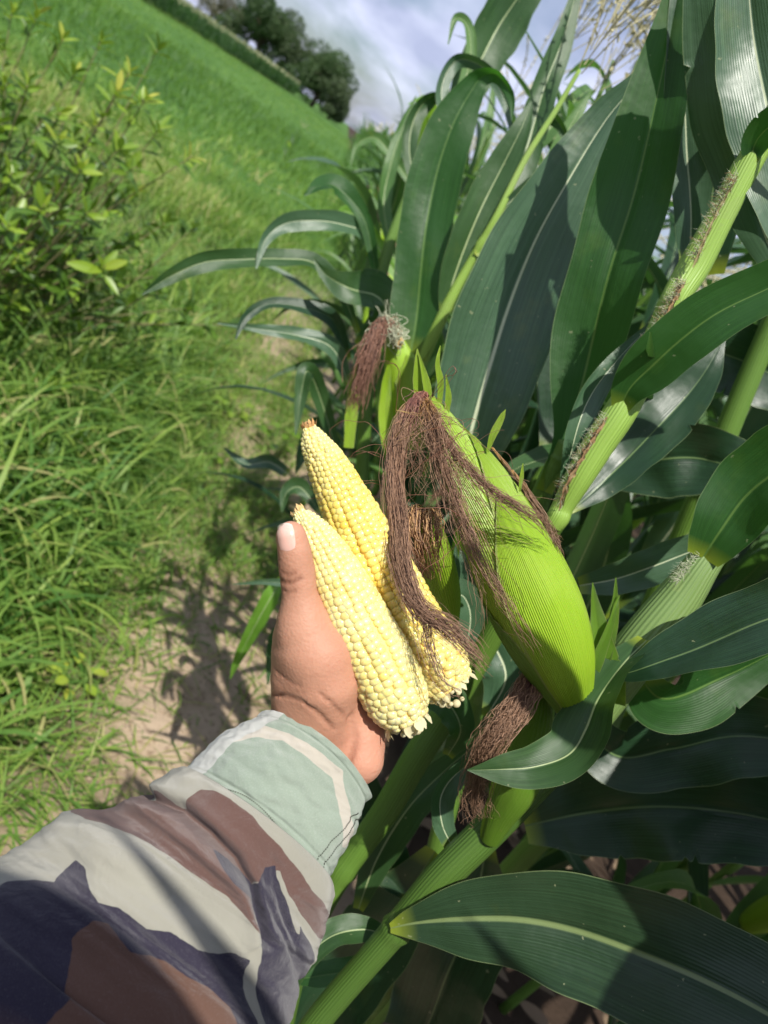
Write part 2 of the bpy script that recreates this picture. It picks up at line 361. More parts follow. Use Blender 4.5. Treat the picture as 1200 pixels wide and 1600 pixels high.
def make_grass():
    A_ = Acc()
    def field(n, y0, y1, xr, L0, w0, seg, dens, sc=1.0):
        y = np.sqrt(rng.uniform(y0**2, y1**2, n)); lo, hi = xr(y); x = rng.uniform(0, 1, n)*(hi-lo)+lo
        keep = rng.uniform(size=n) < dens(x, y); x, y = x[keep], y[keep]; n = len(x)
        g = clump(x, y, 3.2, 5); hgt = np.clip(0.75+0.5*g, 0.25, 1.5)
        tone = np.clip(0.60-.20*(y > 9)-.06*(y > 5)+(0.25+.0*y)*clump(x, y, 1.7, 9)+.22*(y > 7)*clump(x*.5, y*.16, 1.0, 19)+rng.normal(0, 0.17, n), 0, 1)
        edge = np.clip((0.24-x)/0.6, 0.30, 1.0)*np.clip(.40+(y-.6)*.5, .45, 1); edge = np.where(y > 5, 1, edge)
        Ln = L0*hgt*edge*rng.uniform(0.5, 1.35, n)
        V, F, T = strands_mesh(np.stack([x, y, ground_z(x, y)-0.01], -1), rng.uniform(0, 2*pi, n), Ln, w0*rng.uniform(0.5, 1.4, n)*sc*np.sqrt(edge),
                               rng.uniform(0.05, 0.75, n), rng.uniform(0.4, 2.2, n), seg)
        r = (seg+1)*2
        A_.add(V, F, np.stack([0*T+0.5, T], -1), tone=np.repeat(tone, r))
    def d_near(x, y):
        c = clump(x, y, 4.0, 12)
        d = np.clip((0.16-x)*2.6+0.30+0.55*c, 0.04, 1)*np.clip((y-.5)/1.3, .45, 1)
        path = np.exp(-((x-0.36)/0.13)**2)*np.clip((5-y)/1.5, 0, 1)
        d = d*(1-0.55*path)+0.07+.3*(y > 3)
        return np.where(x > 0.55, 0.10, d)*np.where(x < -.3, .62, 1)
    field(52000, 0.55, 4.2, lambda y: (-0.30-0.62*y, 0.75+0*y), 0.30, 0.0088, 5, d_near)
    field(52000, 4.2, 11, lambda y: (-0.2-0.72*y, 0.8+0*y), 0.34, 0.010, 4, lambda x, y: np.clip(0.55+0.5*clump(x, y, 2.5, 12), 0.2, 1)*np.where(x > 0.25, 0.45, 1))
    field(40000, 11, 34, lambda y: (-0.2-0.72*y, 0.9+0*y), 0.42, 0.022, 3, lambda x, y: 0*x+1.)
    field(26000, 34, 110, lambda y: (-0.50*y, 1.2+0*y), 0.32, 0.045, 2, lambda x, y: 0*x+1.)
    n = 12000; y = np.sqrt(rng.uniform(1.1**2, 4.8**2, n)); x = rng.uniform(-.25-.62*y, .22); g = clump(x, y, 2.6, 21); kp = rng.uniform(size=n) < np.clip(.5+.6*g, .1, 1)*np.clip((.15-x)*3, .12, 1)
    x, y = x[kp], y[kp]; n = len(x); V, F, T = strands_mesh(np.stack([x, y, 0*x], -1), rng.uniform(0, 2*pi, n), rng.uniform(.26, .60, n)*np.clip((.25-x)/.5, .4, 1), rng.uniform(.009, .017, n), rng.uniform(.1, .6, n), rng.uniform(.9, 2.6, n), 8)
    A_.add(V, F, np.stack([0*T+.5, T], -1), tone=np.repeat(np.clip(rng.normal(.60, .2, n), 0, .94), 18))
    # low spreading grass over the sand at the near end
    n = 36000; y = rng.uniform(.7, 6.5, n); x = rng.uniform(-.75, .62, n); g = clump(x, y, 7., 33); kp = rng.uniform(size=n) < np.clip(.33+.8*g+.22*(y > 4.2)+.3*(x > .5)+.35*(x < .2), .05, 1)
    x, y = x[kp], y[kp]; n = len(x); V, F, T = strands_mesh(np.stack([x, y, 0*x+.004], -1), rng.uniform(0, 2*pi, n), rng.uniform(.05, .17, n), rng.uniform(.0035, .007, n), rng.uniform(.5, 1.35, n), rng.uniform(.2, 1.2, n), 4)
    A_.add(V, F, np.stack([0*T+.5, T], -1), tone=np.repeat(np.clip(rng.normal(.66, .17, n), 0, 1), 10))
    # flattened straw pieces and creeping runners
    n = 2600; y = rng.uniform(0.7, 5, n); x = rng.uniform(-0.9, 0.75, n)
    V, F, T = strands_mesh(np.stack([x, y, ground_z(x, y)+0.008], -1), rng.uniform(0, 2*pi, n), rng.uniform(0.03, 0.16, n), rng.uniform(0.002, 0.006, n), np.full(n, 1.35), rng.uniform(0.1, 0.5, n), 3)
    A_.add(V, F, np.stack([0*T+.5, T], -1), tone=np.repeat(rng.choice([0.3, 0.97, 1.0], n, p=[0.5, 0.3, 0.2]), 8))
    # seed heads: long pale stems that fork into fingers
    n = 150; y = rng.uniform(1.3, 6.5, n); x = rng.uniform(-0.25-0.55*y, 0.0)
    for i in range(n):
        az, ln = rng.uniform(0, 2*pi), rng.uniform(0.35, 0.6)
        b = np.array([[x[i], y[i], 0]]); V, F, T = strands_mesh(b, np.array([az]), np.array([ln]), np.array([0.0028]), np.array([0.3]), np.array([0.7]), 5)
        A_.add(V, F, np.stack([0*T+.5, T], -1), tone=0.9)
        tip = V[-2:].mean(0)
        m_ = rng.integers(3, 6); V, F, T = strands_mesh(np.repeat(tip[None], m_, 0), az+rng.uniform(-1.1, 1.1, m_), rng.uniform(0.06, 0.11, m_), np.full(m_, 0.0045), rng.uniform(0.5, 1.3, m_), rng.uniform(0, .4, m_), 3)
        A_.add(V, F, np.stack([0*T+.5, T], -1), tone=0.93)
    k = NM('grass'); t = k.attr('tone'); X = k.xyz(k.uv())
    c = k.ramp(t, [(0.0, (0.045, 0.12, 0.028)), (0.35, (0.105, 0.225, 0.045)), (0.62, (0.18, 0.31, 0.058)), (0.86, (0.30, 0.42, 0.08)), (0.95, (0.46, 0.42, 0.18))])
    c = k.mix(k.math('MULTIPLY', k.math('SUBTRACT', X[1], 0.75), 1.2, clamp=True), c, (0.25, 0.30, 0.07))
    k.set(Base_Color=c, Roughness=0.5, Specular_IOR_Level=0.35)
    k.translucent(k.mix(0.5, c, (0.26, 0.48, 0.03)), 0.45)
    o = A_.out('grass', k.m); tag(o, 'long green grass covering the ground left of the sandy strip', 'grass', kind='stuff')
make_grass()
def make_clods():
    import bmesh
    bm = bmesh.new(); bmesh.ops.create_icosphere(bm, subdivisions=1, radius=1.0); bm.verts.ensure_lookup_table(); iv = np.array([v.co[:] for v in bm.verts]); fi = np.array([[v.index for v in f.verts] for f in bm.faces]); bm.free()
    A_ = Acc(); r = np.random.default_rng(44)
    for i in range(900):
        y = r.uniform(.8, 5); x = r.normal(.32, .22); s = r.uniform(.002, .009)**1.0; A_.add(iv*(1+r.uniform(-.3, .3, (len(iv), 1)))*s*np.array([1.2, 1, .6])+[x, y, float(ground_z(np.array(x), np.array(y)))+s*.2], fi)
    o = A_.out('soil_clods', plain('soil clod', (.40, .31, .22), .95, (.24, .18, .12), 60), smooth=False); tag(o, 'small clods and stones lying on the sandy strip', 'clods', kind='stuff')

# ---------------------------------------------------------------- corn leaves
def leaf_geo(C, W, Nrm, fold=0.18, wave=0.06, wf=7.0, m=10, seed=0, curlin=0.0):
    """C centreline (n,3); W full width (n); Nrm upper-side normal; returns V,F,uv"""
    n = len(C); T = tangents(C); Nn = nrm(Nrm-(Nrm*T).sum(-1, keepdims=True)*T); S = np.cross(T, Nn)
    s = np.linspace(-1, 1, 2*m+1); r = np.random.default_rng(seed)
    L_ = np.concatenate([[0], np.cumsum(np.linalg.norm(np.diff(C, axis=0), axis=1))]); Lt = L_[-1]
    ph = r.uniform(0, 6.28, 2)
    w_ = W[:, None]/2
    tt = (L_/Lt)[:, None]
    env = np.clip(tt*6, 0, 1)
    wv = wave*w_*env*np.where(s[None] < 0, np.sin(tt*wf+ph[0]+0.8*np.sin(tt*9)), np.sin(tt*wf*1.17+ph[1]))*np.abs(s[None])**2.2
    wv += 0.35*wave*w_*env*np.sin(tt*wf*3.3+ph[0]*2+s[None]*2)*np.abs(s[None])**3
    up = fold*w_*(np.abs(s[None])**1.25)*(1-curlin*np.abs(s[None])) + wv
    up -= 0.05*w_*np.exp(-(s[None]/0.1)**2)
    lat = w_*s[None]*np.sqrt(np.clip(1-(fold*np.abs(s[None]))**2*0.5, 0.3, 1))
    edge = 1+(0.03*np.sin(tt*r.uniform(9, 16)+ph[0])+0.018*np.sin(tt*r.uniform(25, 45)+ph[1]))*np.abs(s[None])**2
    for _ in range(r.integers(0, 4)):
        c_, sd_, a_ = r.uniform(.2, .95), r.choice([-1, 1]), r.uniform(.06, .22); edge = edge-a_*np.exp(-((tt-c_)/.006)**2)*np.clip(s[None]*sd_, 0, 1)**5
    up += 0.10*w_*env*np.sin(tt*r.uniform(10, 18)+ph[1])*np.sin(s[None]*2.2+ph[0])
    V = C[:, None]+S[:, None]*(lat*edge)[..., None]+Nn[:, None]*up[..., None]
    uv = np.stack(np.broadcast_arrays((s[None]+1)/2, tt), -1)
    return V.reshape(-1, 3), [grid_faces(n, 2*m+1)], uv.reshape(-1, 2)
WS = 1.0
def traced_leaf(pts, parent, mat='leaf', fold=0.2, wave=0.10, wf=7., n=110, m=9, seed=0, name='leaf', curlin=0.0, label=None):
    """pts rows: (u, v, dist, visible width px, roll deg)"""
    K = catmull(np.array(pts, float), n); K[:, 3] = np.maximum(K[:, 3], 0.8)
    C = np.array([P(a[0], a[1], a[2]) for a in K])
    roll = np.radians(K[:, 4]+6*np.sin(np.linspace(0, 7, n)+seed)); W = K[:, 3]*WS*pxm(K[:, 2])/np.maximum(np.abs(np.cos(roll)), 0.25)
    T = tangents(C); toc = nrm(CAM-C); Nn = nrm(toc-(toc*T).sum(-1, keepdims=True)*T); S = np.cross(T, Nn)
    Nr = Nn*np.cos(roll)[:, None]+S*np.sin(roll)[:, None]
    V, F, uv = leaf_geo(C, W, Nr, fold, wave, wf, m, seed, curlin)
    o = mk(name, V, F, MAT[mat] if isinstance(mat, str) else mat, parent, uv)
    if label: o['label'] = label
    return o
def traced_tube(pts, parent, mat, name, n=40, m=16, **kw):
    K = catmull(np.array(pts, float), n); C = np.array([P(a[0], a[1], a[2]) for a in K]); r = K[:, 3]*.82*pxm(K[:, 2])
    V, F, uv = tube(C, r, m, **kw); return mk(name, V, F, MAT[mat], parent, uv)

def strands(guides, count, r0=0.0003, spread0=0.002, spread1=0.02, wob=0.004, seg=42, seed=0, lens=(0.7, 1.0), m=3, freq=60, crimp=0.0006):
    """bundle of fine threads following guide polylines (world points)"""
    r = np.random.default_rng(seed); A_ = Acc(); G_ = [catmull(g, seg) for g in guides]
    for i in range(count):
        g = G_[i % len(G_)]; T = tangents(g)
        ln = r.uniform(*lens); C = catmull(g, seg) if False else g.copy()
        if ln < 1: 
            q = np.linspace(0, ln*(seg-1), seg); j = np.minimum(q.astype(int), seg-2); f = (q-j)[:, None]; C = g[j]*(1-f)+g[j+1]*f
        t = np.linspace(0, 1, seg)[:, None]
        a = r.normal(size=3); a /= np.linalg.norm(a); b = r.normal(size=3)
        off = a*(spread0+(spread1-spread0)*t**1.3)*abs(r.normal(0.6, 0.45))
        L_ = np.linalg.norm(np.diff(C, axis=0), axis=1).sum()
        ph = r.uniform(0, 6.28, 4)
        ww = wob*np.clip(t*3, 0, 1)*(np.sin(t*r.uniform(3, 8)+ph[0])*b/3+np.sin(t*r.uniform(9, 17)+ph[1])*np.roll(b, 1)/5)
        cz = crimp*np.clip(t*6, 0, 1)*(np.sin(t*L_*freq*6.28+ph[2])*np.cross(a, b))
        C = C+off+ww+cz
        V, F, uv = tube(C, r0*np.linspace(1.15, 0.6, seg)*r.uniform(0.75, 1.25), m, cap=False)
        A_.add(V, F, uv, tone=r.uniform(0, 1)**2)
    return A_

# ---------------------------------------------------------------- field corn plants (whole plants, world space)
def corn_leaf_world(base, az, length, width, el0, droop, seed, n=18, m=3, fold=0.35, tw=0.0):
    t = np.linspace(0, 1, n); el = el0-droop*t**1.7; ds = length/(n-1)
    hx = np.concatenate([[0], np.cumsum(np.cos(el[:-1])*ds)]); hz = np.concatenate([[0], np.cumsum(np.sin(el[:-1])*ds)])
    azz = az+0.25*np.sin(seed)*t**2
    C = np.stack([base[0]+hx*np.cos(azz), base[1]+hx*np.sin(azz), base[2]+hz], -1)
    W = width*np.clip(np.minimum((0.35+t*4.5), 1.0)*(1-t**2.4), 0.02, 1)
    T = tangents(C); up = np.array([0, 0, 1.0]); side = np.stack([-np.sin(azz), np.cos(azz), 0*azz], -1)
    Nn = np.cross(side, -T); Nn = np.where(Nn[:, 2:3] < -2, -Nn, Nn); Nn = -np.cross(side, T)*-1
    Nn = np.cross(T, side); roll = (tw*t**1.2+0.15*np.sin(seed*3+t*4))[:, None]
    Nr = Nn*np.cos(roll)+np.cross(T, Nn)*np.sin(roll)
    return leaf_geo(C, W, Nr, fold, 0.16, 12., m, seed)
def tassel_geo(top, seed, h=0.32, seg=6, fine=1.0):
    r = np.random.default_rng(seed); A_ = Acc(); nb = 13 if fine == 1 else 17
    for i in range(nb):
        b = top+np.array([0, 0, h*0.32*i/nb]); az = r.uniform(0, 6.28); ln = r.uniform(0.16, 0.26) if i < nb-1 else h
        t = np.linspace(0, 1, seg); el = (radians(r.uniform(45, 75) if fine == 1 else r.uniform(58, 82)) if i < nb-1 else 1.5)-t*r.uniform(0.1, 1.1 if fine == 1 else .55)*(i < nb-1)
        ds = ln/(seg-1); C = b+np.stack([np.cumsum(np.cos(el)*ds)*cos(az), np.cumsum(np.cos(el)*ds)*sin(az), np.cumsum(np.sin(el)*ds)], -1)
        V, F, uv = tube(C, 0.0028*fine*np.linspace(0.6, 1, seg), 4, cap=False); A_.add(V, F, uv, tone=0.5)
        for j in range(14 if fine == 1 else 24):
            q = r.uniform(0.2, 1)*(seg-1); k_ = int(min(q, seg-2)); p = C[k_]*(1-(q-k_))+C[k_+1]*(q-k_)
            d = r.normal(size=3)*0.6+np.array([0, 0, -0.3]); d = d/np.linalg.norm(d)*0.009*(fine*.3+.7); s = r.normal(size=3)*0.0022*fine
            A_.add(np.array([p-s, p+s, p+d+s, p+d-s]), np.array([[0, 1, 2, 3]]), tone=0.5)
    return A_
def proj(p):
    d = np.asarray(p)-CAM; z = d@FW; return 600+FPX*(d@RR)/z, 800-FPX*(d@UU)/z, z
ROWS_GROUP = 'corn plants of the rows running back to the horizon'
def make_plant(seed, H=1.95, off=None, parts=True, nl=12, ear=True, az=None, mats=('leaf', 'leaf_sunlit', 'leaf_sheen', 'leaf_sunlit')):
    r = np.random.default_rng(seed); loc = np.zeros(3)
    root = thing('corn_plant', 'tall corn plant with arching blades in the rows running back to the horizon', 'corn plant', loc, ROWS_GROUP)
    lean = r.normal(0, 0.05, 2); hs = np.linspace(0, H, 26)
    C = np.stack([lean[0]*hs**2/H+0.006*np.sin(hs*9), lean[1]*hs**2/H, hs], -1)
    R_ = 0.0135*(1-0.6*hs/H); V, F, uv = tube(C, R_, 8); mk('stalk', V, F, MAT['stalk'], root, uv)
    az0 = r.uniform(0, 6.28) if az is None else az
    for i in range(nl):
        f = (i+1.2)/(nl+1); h = H*(0.10+0.84*f); b = np.array([np.interp(h, hs, C[:, k]) for k in range(3)])
        azl = az0+pi*i+r.normal(0, 0.35); ln = (0.62+0.34*sin(pi*min(1, f*1.1)))*r.uniform(0.85, 1.12)
        if f > 0.85: ln *= 0.62
        V, F, uv = corn_leaf_world(b, azl, ln, 0.072*r.uniform(0.8, 1.1)*(0.8 if f > .85 else 1), radians(r.uniform(62, 80)), r.uniform(0.9, 2.5), seed*10+i, tw=r.normal(0, .5))
        if off is not None:
            a_, b_, z_ = proj(V+np.array(off)); 
            if ((z_ > .02) & (z_ < .85) & (a_ > -60) & (a_ < 1215) & (b_ > -60) & (b_ < 1620)).any(): continue
        mk('leaf', V, F, MAT[r.choice(mats)], root, uv)
    A_ = tassel_geo(C[-1], seed); A_.out('tassel', MAT['tassel'], root)
    if ear:
        az = az0+0.6; b = np.array([np.interp(H*0.5, hs, C[:, k]) for k in range(3)])
        d = np.array([cos(az)*0.42, sin(az)*0.42, 0.9]); d /= np.linalg.norm(d)
        t = np.linspace(0, 1, 14)[:, None]; E_ = b+d*0.22*t+np.array([cos(az), sin(az), 0])*0.014
        V, F, uv = tube(E_, 0.026*np.sin(np.clip(t[:, 0]*0.86+0.14, 0, 1)*pi)**0.6+0.001, 10); e = mk('ear', V, F, MAT['husk'], root, uv)
        tip = E_[-1]; g = [np.array([tip, tip+d*0.02+np.array([cos(az), sin(az), 0])*0.02, tip+np.array([cos(az)*0.05, sin(az)*0.05, -0.05]), tip+np.array([cos(az)*0.055, sin(az)*0.055, -0.14])])]
        S_ = strands(g, 26, 0.0008, 0.004, 0.015, 0.004, 8, seed); S_.out('silk', MAT['silk'], e)
    return root
def children(o): return [c for c in bpy.data.objects if c.parent == o]
TREE = {}
def copy_tree(src, parent=None):
    c = src.copy(); COL.objects.link(c); c.parent = parent
    if src.name in TREE: kids = TREE[src.name]
    else: kids = TREE[src.name] = children(src)
    for k_ in kids: copy_tree(k_, c)
    return c
def husk_material(name, a, b, c2):
    k = NM(name); uv = k.uv(); X = k.xyz(uv)
    n = k.noise(k.scl(uv, (45, 2.5, 1)), 1.0, 4); n2 = k.noise(k.obj(), 22, 3); axx = k.math('ABSOLUTE', k.math('SUBTRACT', X[0], .5))
    c = k.mix(n, a, b); c = k.mix(k.math('MULTIPLY', k.math('SUBTRACT', axx, .455), 18, clamp=True), c, (.50, .56, .22)); c = k.mix(k.math('MULTIPLY', k.math('GREATER_THAN', k.noise(k.obj(), 210, 2), .71), .35), c, (.30, .30, .08)); c = k.mix(k.math('MULTIPLY', k.math('SUBTRACT', n2, 0.5), 1.6, clamp=True), c, c2)
    ln = k.math('SINE', k.math('ADD', k.math('MULTIPLY', X[0], 6.283*46), k.math('MULTIPLY', n2, 3.0)))
    c = k.mix(k.math('MULTIPLY', k.math('GREATER_THAN', ln, 0.75), 0.22), c, c2)
    cross = k.noise(k.scl(uv, (120, 60, 1)), 1.0, 2)
    h = k.math('ADD', k.math('MULTIPLY', ln, 0.7), k.math('MULTIPLY', cross, 0.5))
    k.set(Base_Color=c, Roughness=0.42, Normal=k.bump(h, 0.0005, 0.7), Subsurface_Weight=0.15, Subsurface_Radius=(0.5, 1.0, 0.1), Subsurface_Scale=0.004)
    k.translucent(k.mix(0.5, c, (0.4, 0.6, 0.02)), 0.18)
    return k.m
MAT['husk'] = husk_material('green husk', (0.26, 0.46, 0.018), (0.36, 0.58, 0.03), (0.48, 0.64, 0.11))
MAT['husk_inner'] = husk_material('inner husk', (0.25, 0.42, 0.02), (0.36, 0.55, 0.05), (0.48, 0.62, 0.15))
MAT['husk_shade'] = husk_material('shade toned husk', (0.12, 0.26, 0.02), (0.17, 0.33, 0.03), (0.24, 0.38, 0.06))  # darker husk copy with shade put into its colour

PROTO = [make_plant(101+i, H=h) for i, h in enumerate((1.62, 1.75, 1.7, 1.55, 1.68))]
ROWL = ['in the edge row beside the strip', 'in the second row from the strip', 'in the third row from the strip', 'in the fourth row from the strip', 'in the fifth row from the strip']
ORD = 'first second third fourth fifth sixth seventh eighth ninth tenth eleventh twelfth thirteenth fourteenth fifteenth sixteenth seventeenth eighteenth nineteenth twentieth'.split()
ORD += ['twenty-'+q for q in ORD[:9]]+['thirtieth']+['thirty-'+q for q in ORD[:9]]+['fortieth']+['forty-'+q for q in ORD[:9]]
spots = []
for ri, x in enumerate((0.72, 1.36, 2.0, 2.7, 3.4)):
    y = (1.62, 0.75, 0.75, 1.2, 2.0)[ri]; ymax = (11, 8, 6.5, 6, 6)[ri]
    while y < ymax:
        spots.append((x+rng.normal(0, 0.04), y+rng.normal(0, 0.03), ri)); y += 0.24+0.014*y+(0.1 if ri > 1 else 0)
for i, (x, y, ri) in enumerate(spots):
    o = PROTO[i] if i < 5 else copy_tree(PROTO[i % 5])
    cnt = sum(1 for q in spots[:i] if q[2] == ri); o['label'] = 'leafy corn plant '+ROWL[ri]+', '+ORD[cnt]+' from its near end'; o['group'] = 'corn plants '+ROWL[ri]
    o.location = (x, y, float(ground_z(np.array(x), np.array(y)))-0.01)
    o.rotation_euler = (rng.normal(0, .04), rng.normal(0, .04), rng.uniform(0, 6.28)); s = rng.uniform(0.9, 1.08); o.scale = (s, s, s)
# the rest of the field: rows too far or too many to tell apart
def far_corn():
    A_ = Acc()
    protos = []
    for q in range(4):
        B = Acc(); H = 1.62
        V, F, uv = tube(np.array([[0, 0, 0], [0.01, 0, H/2], [0.02, 0, H]]), 0.012, 4, cap=False); B.add(V, F, uv)
        for i in range(11):
            V, F, uv = corn_leaf_world(np.array([0, 0, H*(0.1+0.08*i)]), i*pi+q+rng.normal(0, .4), rng.uniform(0.5, 0.8), 0.08, 1.15, rng.uniform(1.2, 2.2), q*20+i, n=6, m=1); B.add(V, F, uv)
        T0 = Acc(); 
        for i in range(6):
            az = rng.uniform(0, 6.28); d = np.array([cos(az)*0.35, sin(az)*0.35, 0.9]); p = np.array([0.02, 0, H])
            sd = np.array([-sin(az), cos(az), 0])*0.006; T0.add(np.array([p-sd, p+sd, p+d*0.24+sd, p+d*0.24-sd]), np.array([[0, 1, 2, 3]]))
        protos.append((np.vstack(B.V), {k: np.vstack(f) for k, f in B.F.items() if f}, np.vstack(B.U), np.vstack(T0.V), np.vstack(T0.F[4])))
    A2 = Acc()
    def put(x, y):
        b = protos[rng.integers(4)]; a = rng.uniform(0, 6.28); s = rng.uniform(0.85, 1.1)
        Rm = np.array([[cos(a), -sin(a), 0], [sin(a), cos(a), 0], [0, 0, 1]])*s; o = np.array([x, y, 0])
        A_.add(b[0]@Rm.T+o, list(b[1].values()), b[2]); A2.add(b[3]@Rm.T+o, b[4])
    for ri in range(9):
        x = 0.72+0.69*ri; y = (11, 8, 6.5, 6, 6, 3.0, 3.5, 4, 5)[ri]
        while y < 42-2*ri: put(x+rng.normal(0, .05), y); y += 0.32+0.02*y
    o = mk('corn_rows', np.vstack(A_.V), [np.vstack(f) for f in A_.F.values() if f], MAT['leaf_sunlit'], None, np.vstack(A_.U))
    tag(o, 'far part of the corn field too dense to tell plants apart', 'corn field', kind='stuff')
    o2 = A2.out('corn_tassels', MAT['tassel']); tag(o2, 'straw coloured tassels over the far corn rows', 'tassels', kind='stuff')
    # the strip of maize across the meadow
    A_, A2 = Acc(), Acc()
    a, b = np.array(gp(200, -12)[:2]), np.array(gp(462, 152)[:2])
    n = 1300
    for i in range(n):
        f = rng.uniform(0, 1)**1.3; p = a*(1-f)+b*f; p = p+np.array([-rng.uniform(0, 7), rng.normal(0, .6)]); 
        bb = protos[rng.integers(4)]; an = rng.uniform(0, 6.28); s = (0.92+.38*f)*rng.uniform(0.85, 1.05); sx = s*(1.2+.5*f)
        Rm = np.array([[cos(an)*sx, -sin(an)*sx, 0], [sin(an)*sx, cos(an)*sx, 0], [0, 0, s]]); o = np.array([p[0], p[1], 0])
        A_.add(bb[0]@Rm.T+o, list(bb[1].values()), bb[2]); A2.add((bb[3]-[0,0,1.62])@(Rm*1.3).T+o+[0, 0, 1.62*s-0.12], bb[4])
    o = A_.out('corn_strip', MAT['leaf']); tag(o, 'dark strip of maize across the meadow below the trees', 'corn field', kind='stuff')
    o = A2.out('strip_tassels', MAT['tassel']); tag(o, 'pale tassels along the top of the distant maize strip', 'tassels', kind='stuff')
far_corn()

# ---------------------------------------------------------------- trees on the horizon
def crown_cards(centres, radii, n, size, seed, flat=0.8):
    r = np.random.default_rng(seed); i = r.integers(0, len(centres), n); d = nrm(r.normal(size=(n, 3)))
    rad = r.uniform(0.45, 1.0, n)**0.5
    p = centres[i]+d*(radii[i]*rad)[:, None]*np.array([1, 1, flat])
    a = nrm(r.normal(size=(n, 3))+d*0.5); b = nrm(np.cross(a, r.normal(size=(n, 3)))); s = size*r.uniform(0.5, 1.3, n)[:, None]
    V = np.stack([p-a*s, p+b*s*0.55, p+a*s, p-b*s*0.55], 1).reshape(-1, 3)
    F = np.arange(4*n).reshape(-1, 4); return V, F, np.repeat(r.uniform(0, 1, n), 4)
def leaf_cards_material(name, a, b, tr):
    k = NM(name); t = k.attr('tone'); n = k.noise(k.obj(), 0.8, 3)
    c = k.mix(k.math('MULTIPLY_ADD', n, 0.5, k.math('MULTIPLY', t, 0.5)), a, b)
    k.set(Base_Color=c, Roughness=0.6, Specular_IOR_Level=0.3); k.translucent(tr, 0.3); return k.m
def make_tree(loc, H, Rw, seed, label, cols, n=9000, bare=0.0):
    r = np.random.default_rng(seed); root = thing('tree', label, 'tree', loc)
    loc = np.array(loc); hs = np.linspace(0, H*0.72, 12)
    C = loc+np.stack([0.25*np.sin(hs*0.6), 0.2*np.cos(hs*0.5), hs], -1)
    A_ = Acc(); V, F, uv = tube(C, 0.045*H*(1-hs/H*1.1), 8); A_.add(V, F, uv)
    cen, rad = [], []
    for i in range(11):
        f = r.uniform(0.1, 0.95); az = r.uniform(0, 6.28); b = C[int(f*11)]; e = loc+np.array([cos(az)*Rw*r.uniform(.3, .85), sin(az)*Rw*r.uniform(.3, .85), H*r.uniform(0.2, 0.9)])
        V, F, uv = tube(catmull(np.array([b, (b+e)/2+[0, 0, 0.05*H], e]), 7), np.linspace(0.016*H, 0.004*H, 7), 5); A_.add(V, F, uv)
        cen.append(e); rad.append(Rw*r.uniform(0.28, 0.5))
    for i in range(7): cen.append(loc+np.array([r.normal(0, Rw*.4), r.normal(0, Rw*.4), H*r.uniform(0.18, 0.85)])); rad.append(Rw*r.uniform(.25, .45))
    A_.out('trunk', plain('bark %d' % seed, (0.12, 0.09, 0.06), 0.9, scale=3), root)
    V, F, t = crown_cards(np.array(cen), np.array(rad), int(n*(1-bare)), 0.24, seed)
    mk('crown', V, F, leaf_cards_material('crown %d' % seed, *cols), root, None, {'tone': t}, smooth=False)
def far(u, v, D):
    p = P(u, v, D); return (p[0], p[1], 0.0)
G1 = ((0.045, 0.085, 0.035), (0.085, 0.14, 0.05), (0.05, 0.12, 0.01))
G2 = ((0.06, 0.095, 0.045), (0.11, 0.15, 0.07), (0.06, 0.12, 0.02))
G3 = ((0.11, 0.11, 0.07), (0.18, 0.17, 0.10), (0.1, 0.12, 0.04))
make_tree(far(345, 38, 150), 9.0, 5.6, 21, 'small pale brownish tree standing at the left end of the tree line', G3, 7000, 0.3)
make_tree(far(400, 78, 142), 11.4, 7.8, 22, 'wide dark green tree second in the tree line, above the maize strip', G1, 17000)
make_tree(far(452, 112, 146), 11.6, 7.6, 23, 'dark rounded tree in the middle of the tree line', G2, 16000)
make_tree(far(497, 144, 142), 10.6, 6.6, 24, 'dark green tree right of the middle of the tree line', G1, 13000)
make_tree(far(524, 164, 138), 7.6, 3.9, 25, 'low greyish tree at the right end of the tree line beside the open sky', G2, 7000)

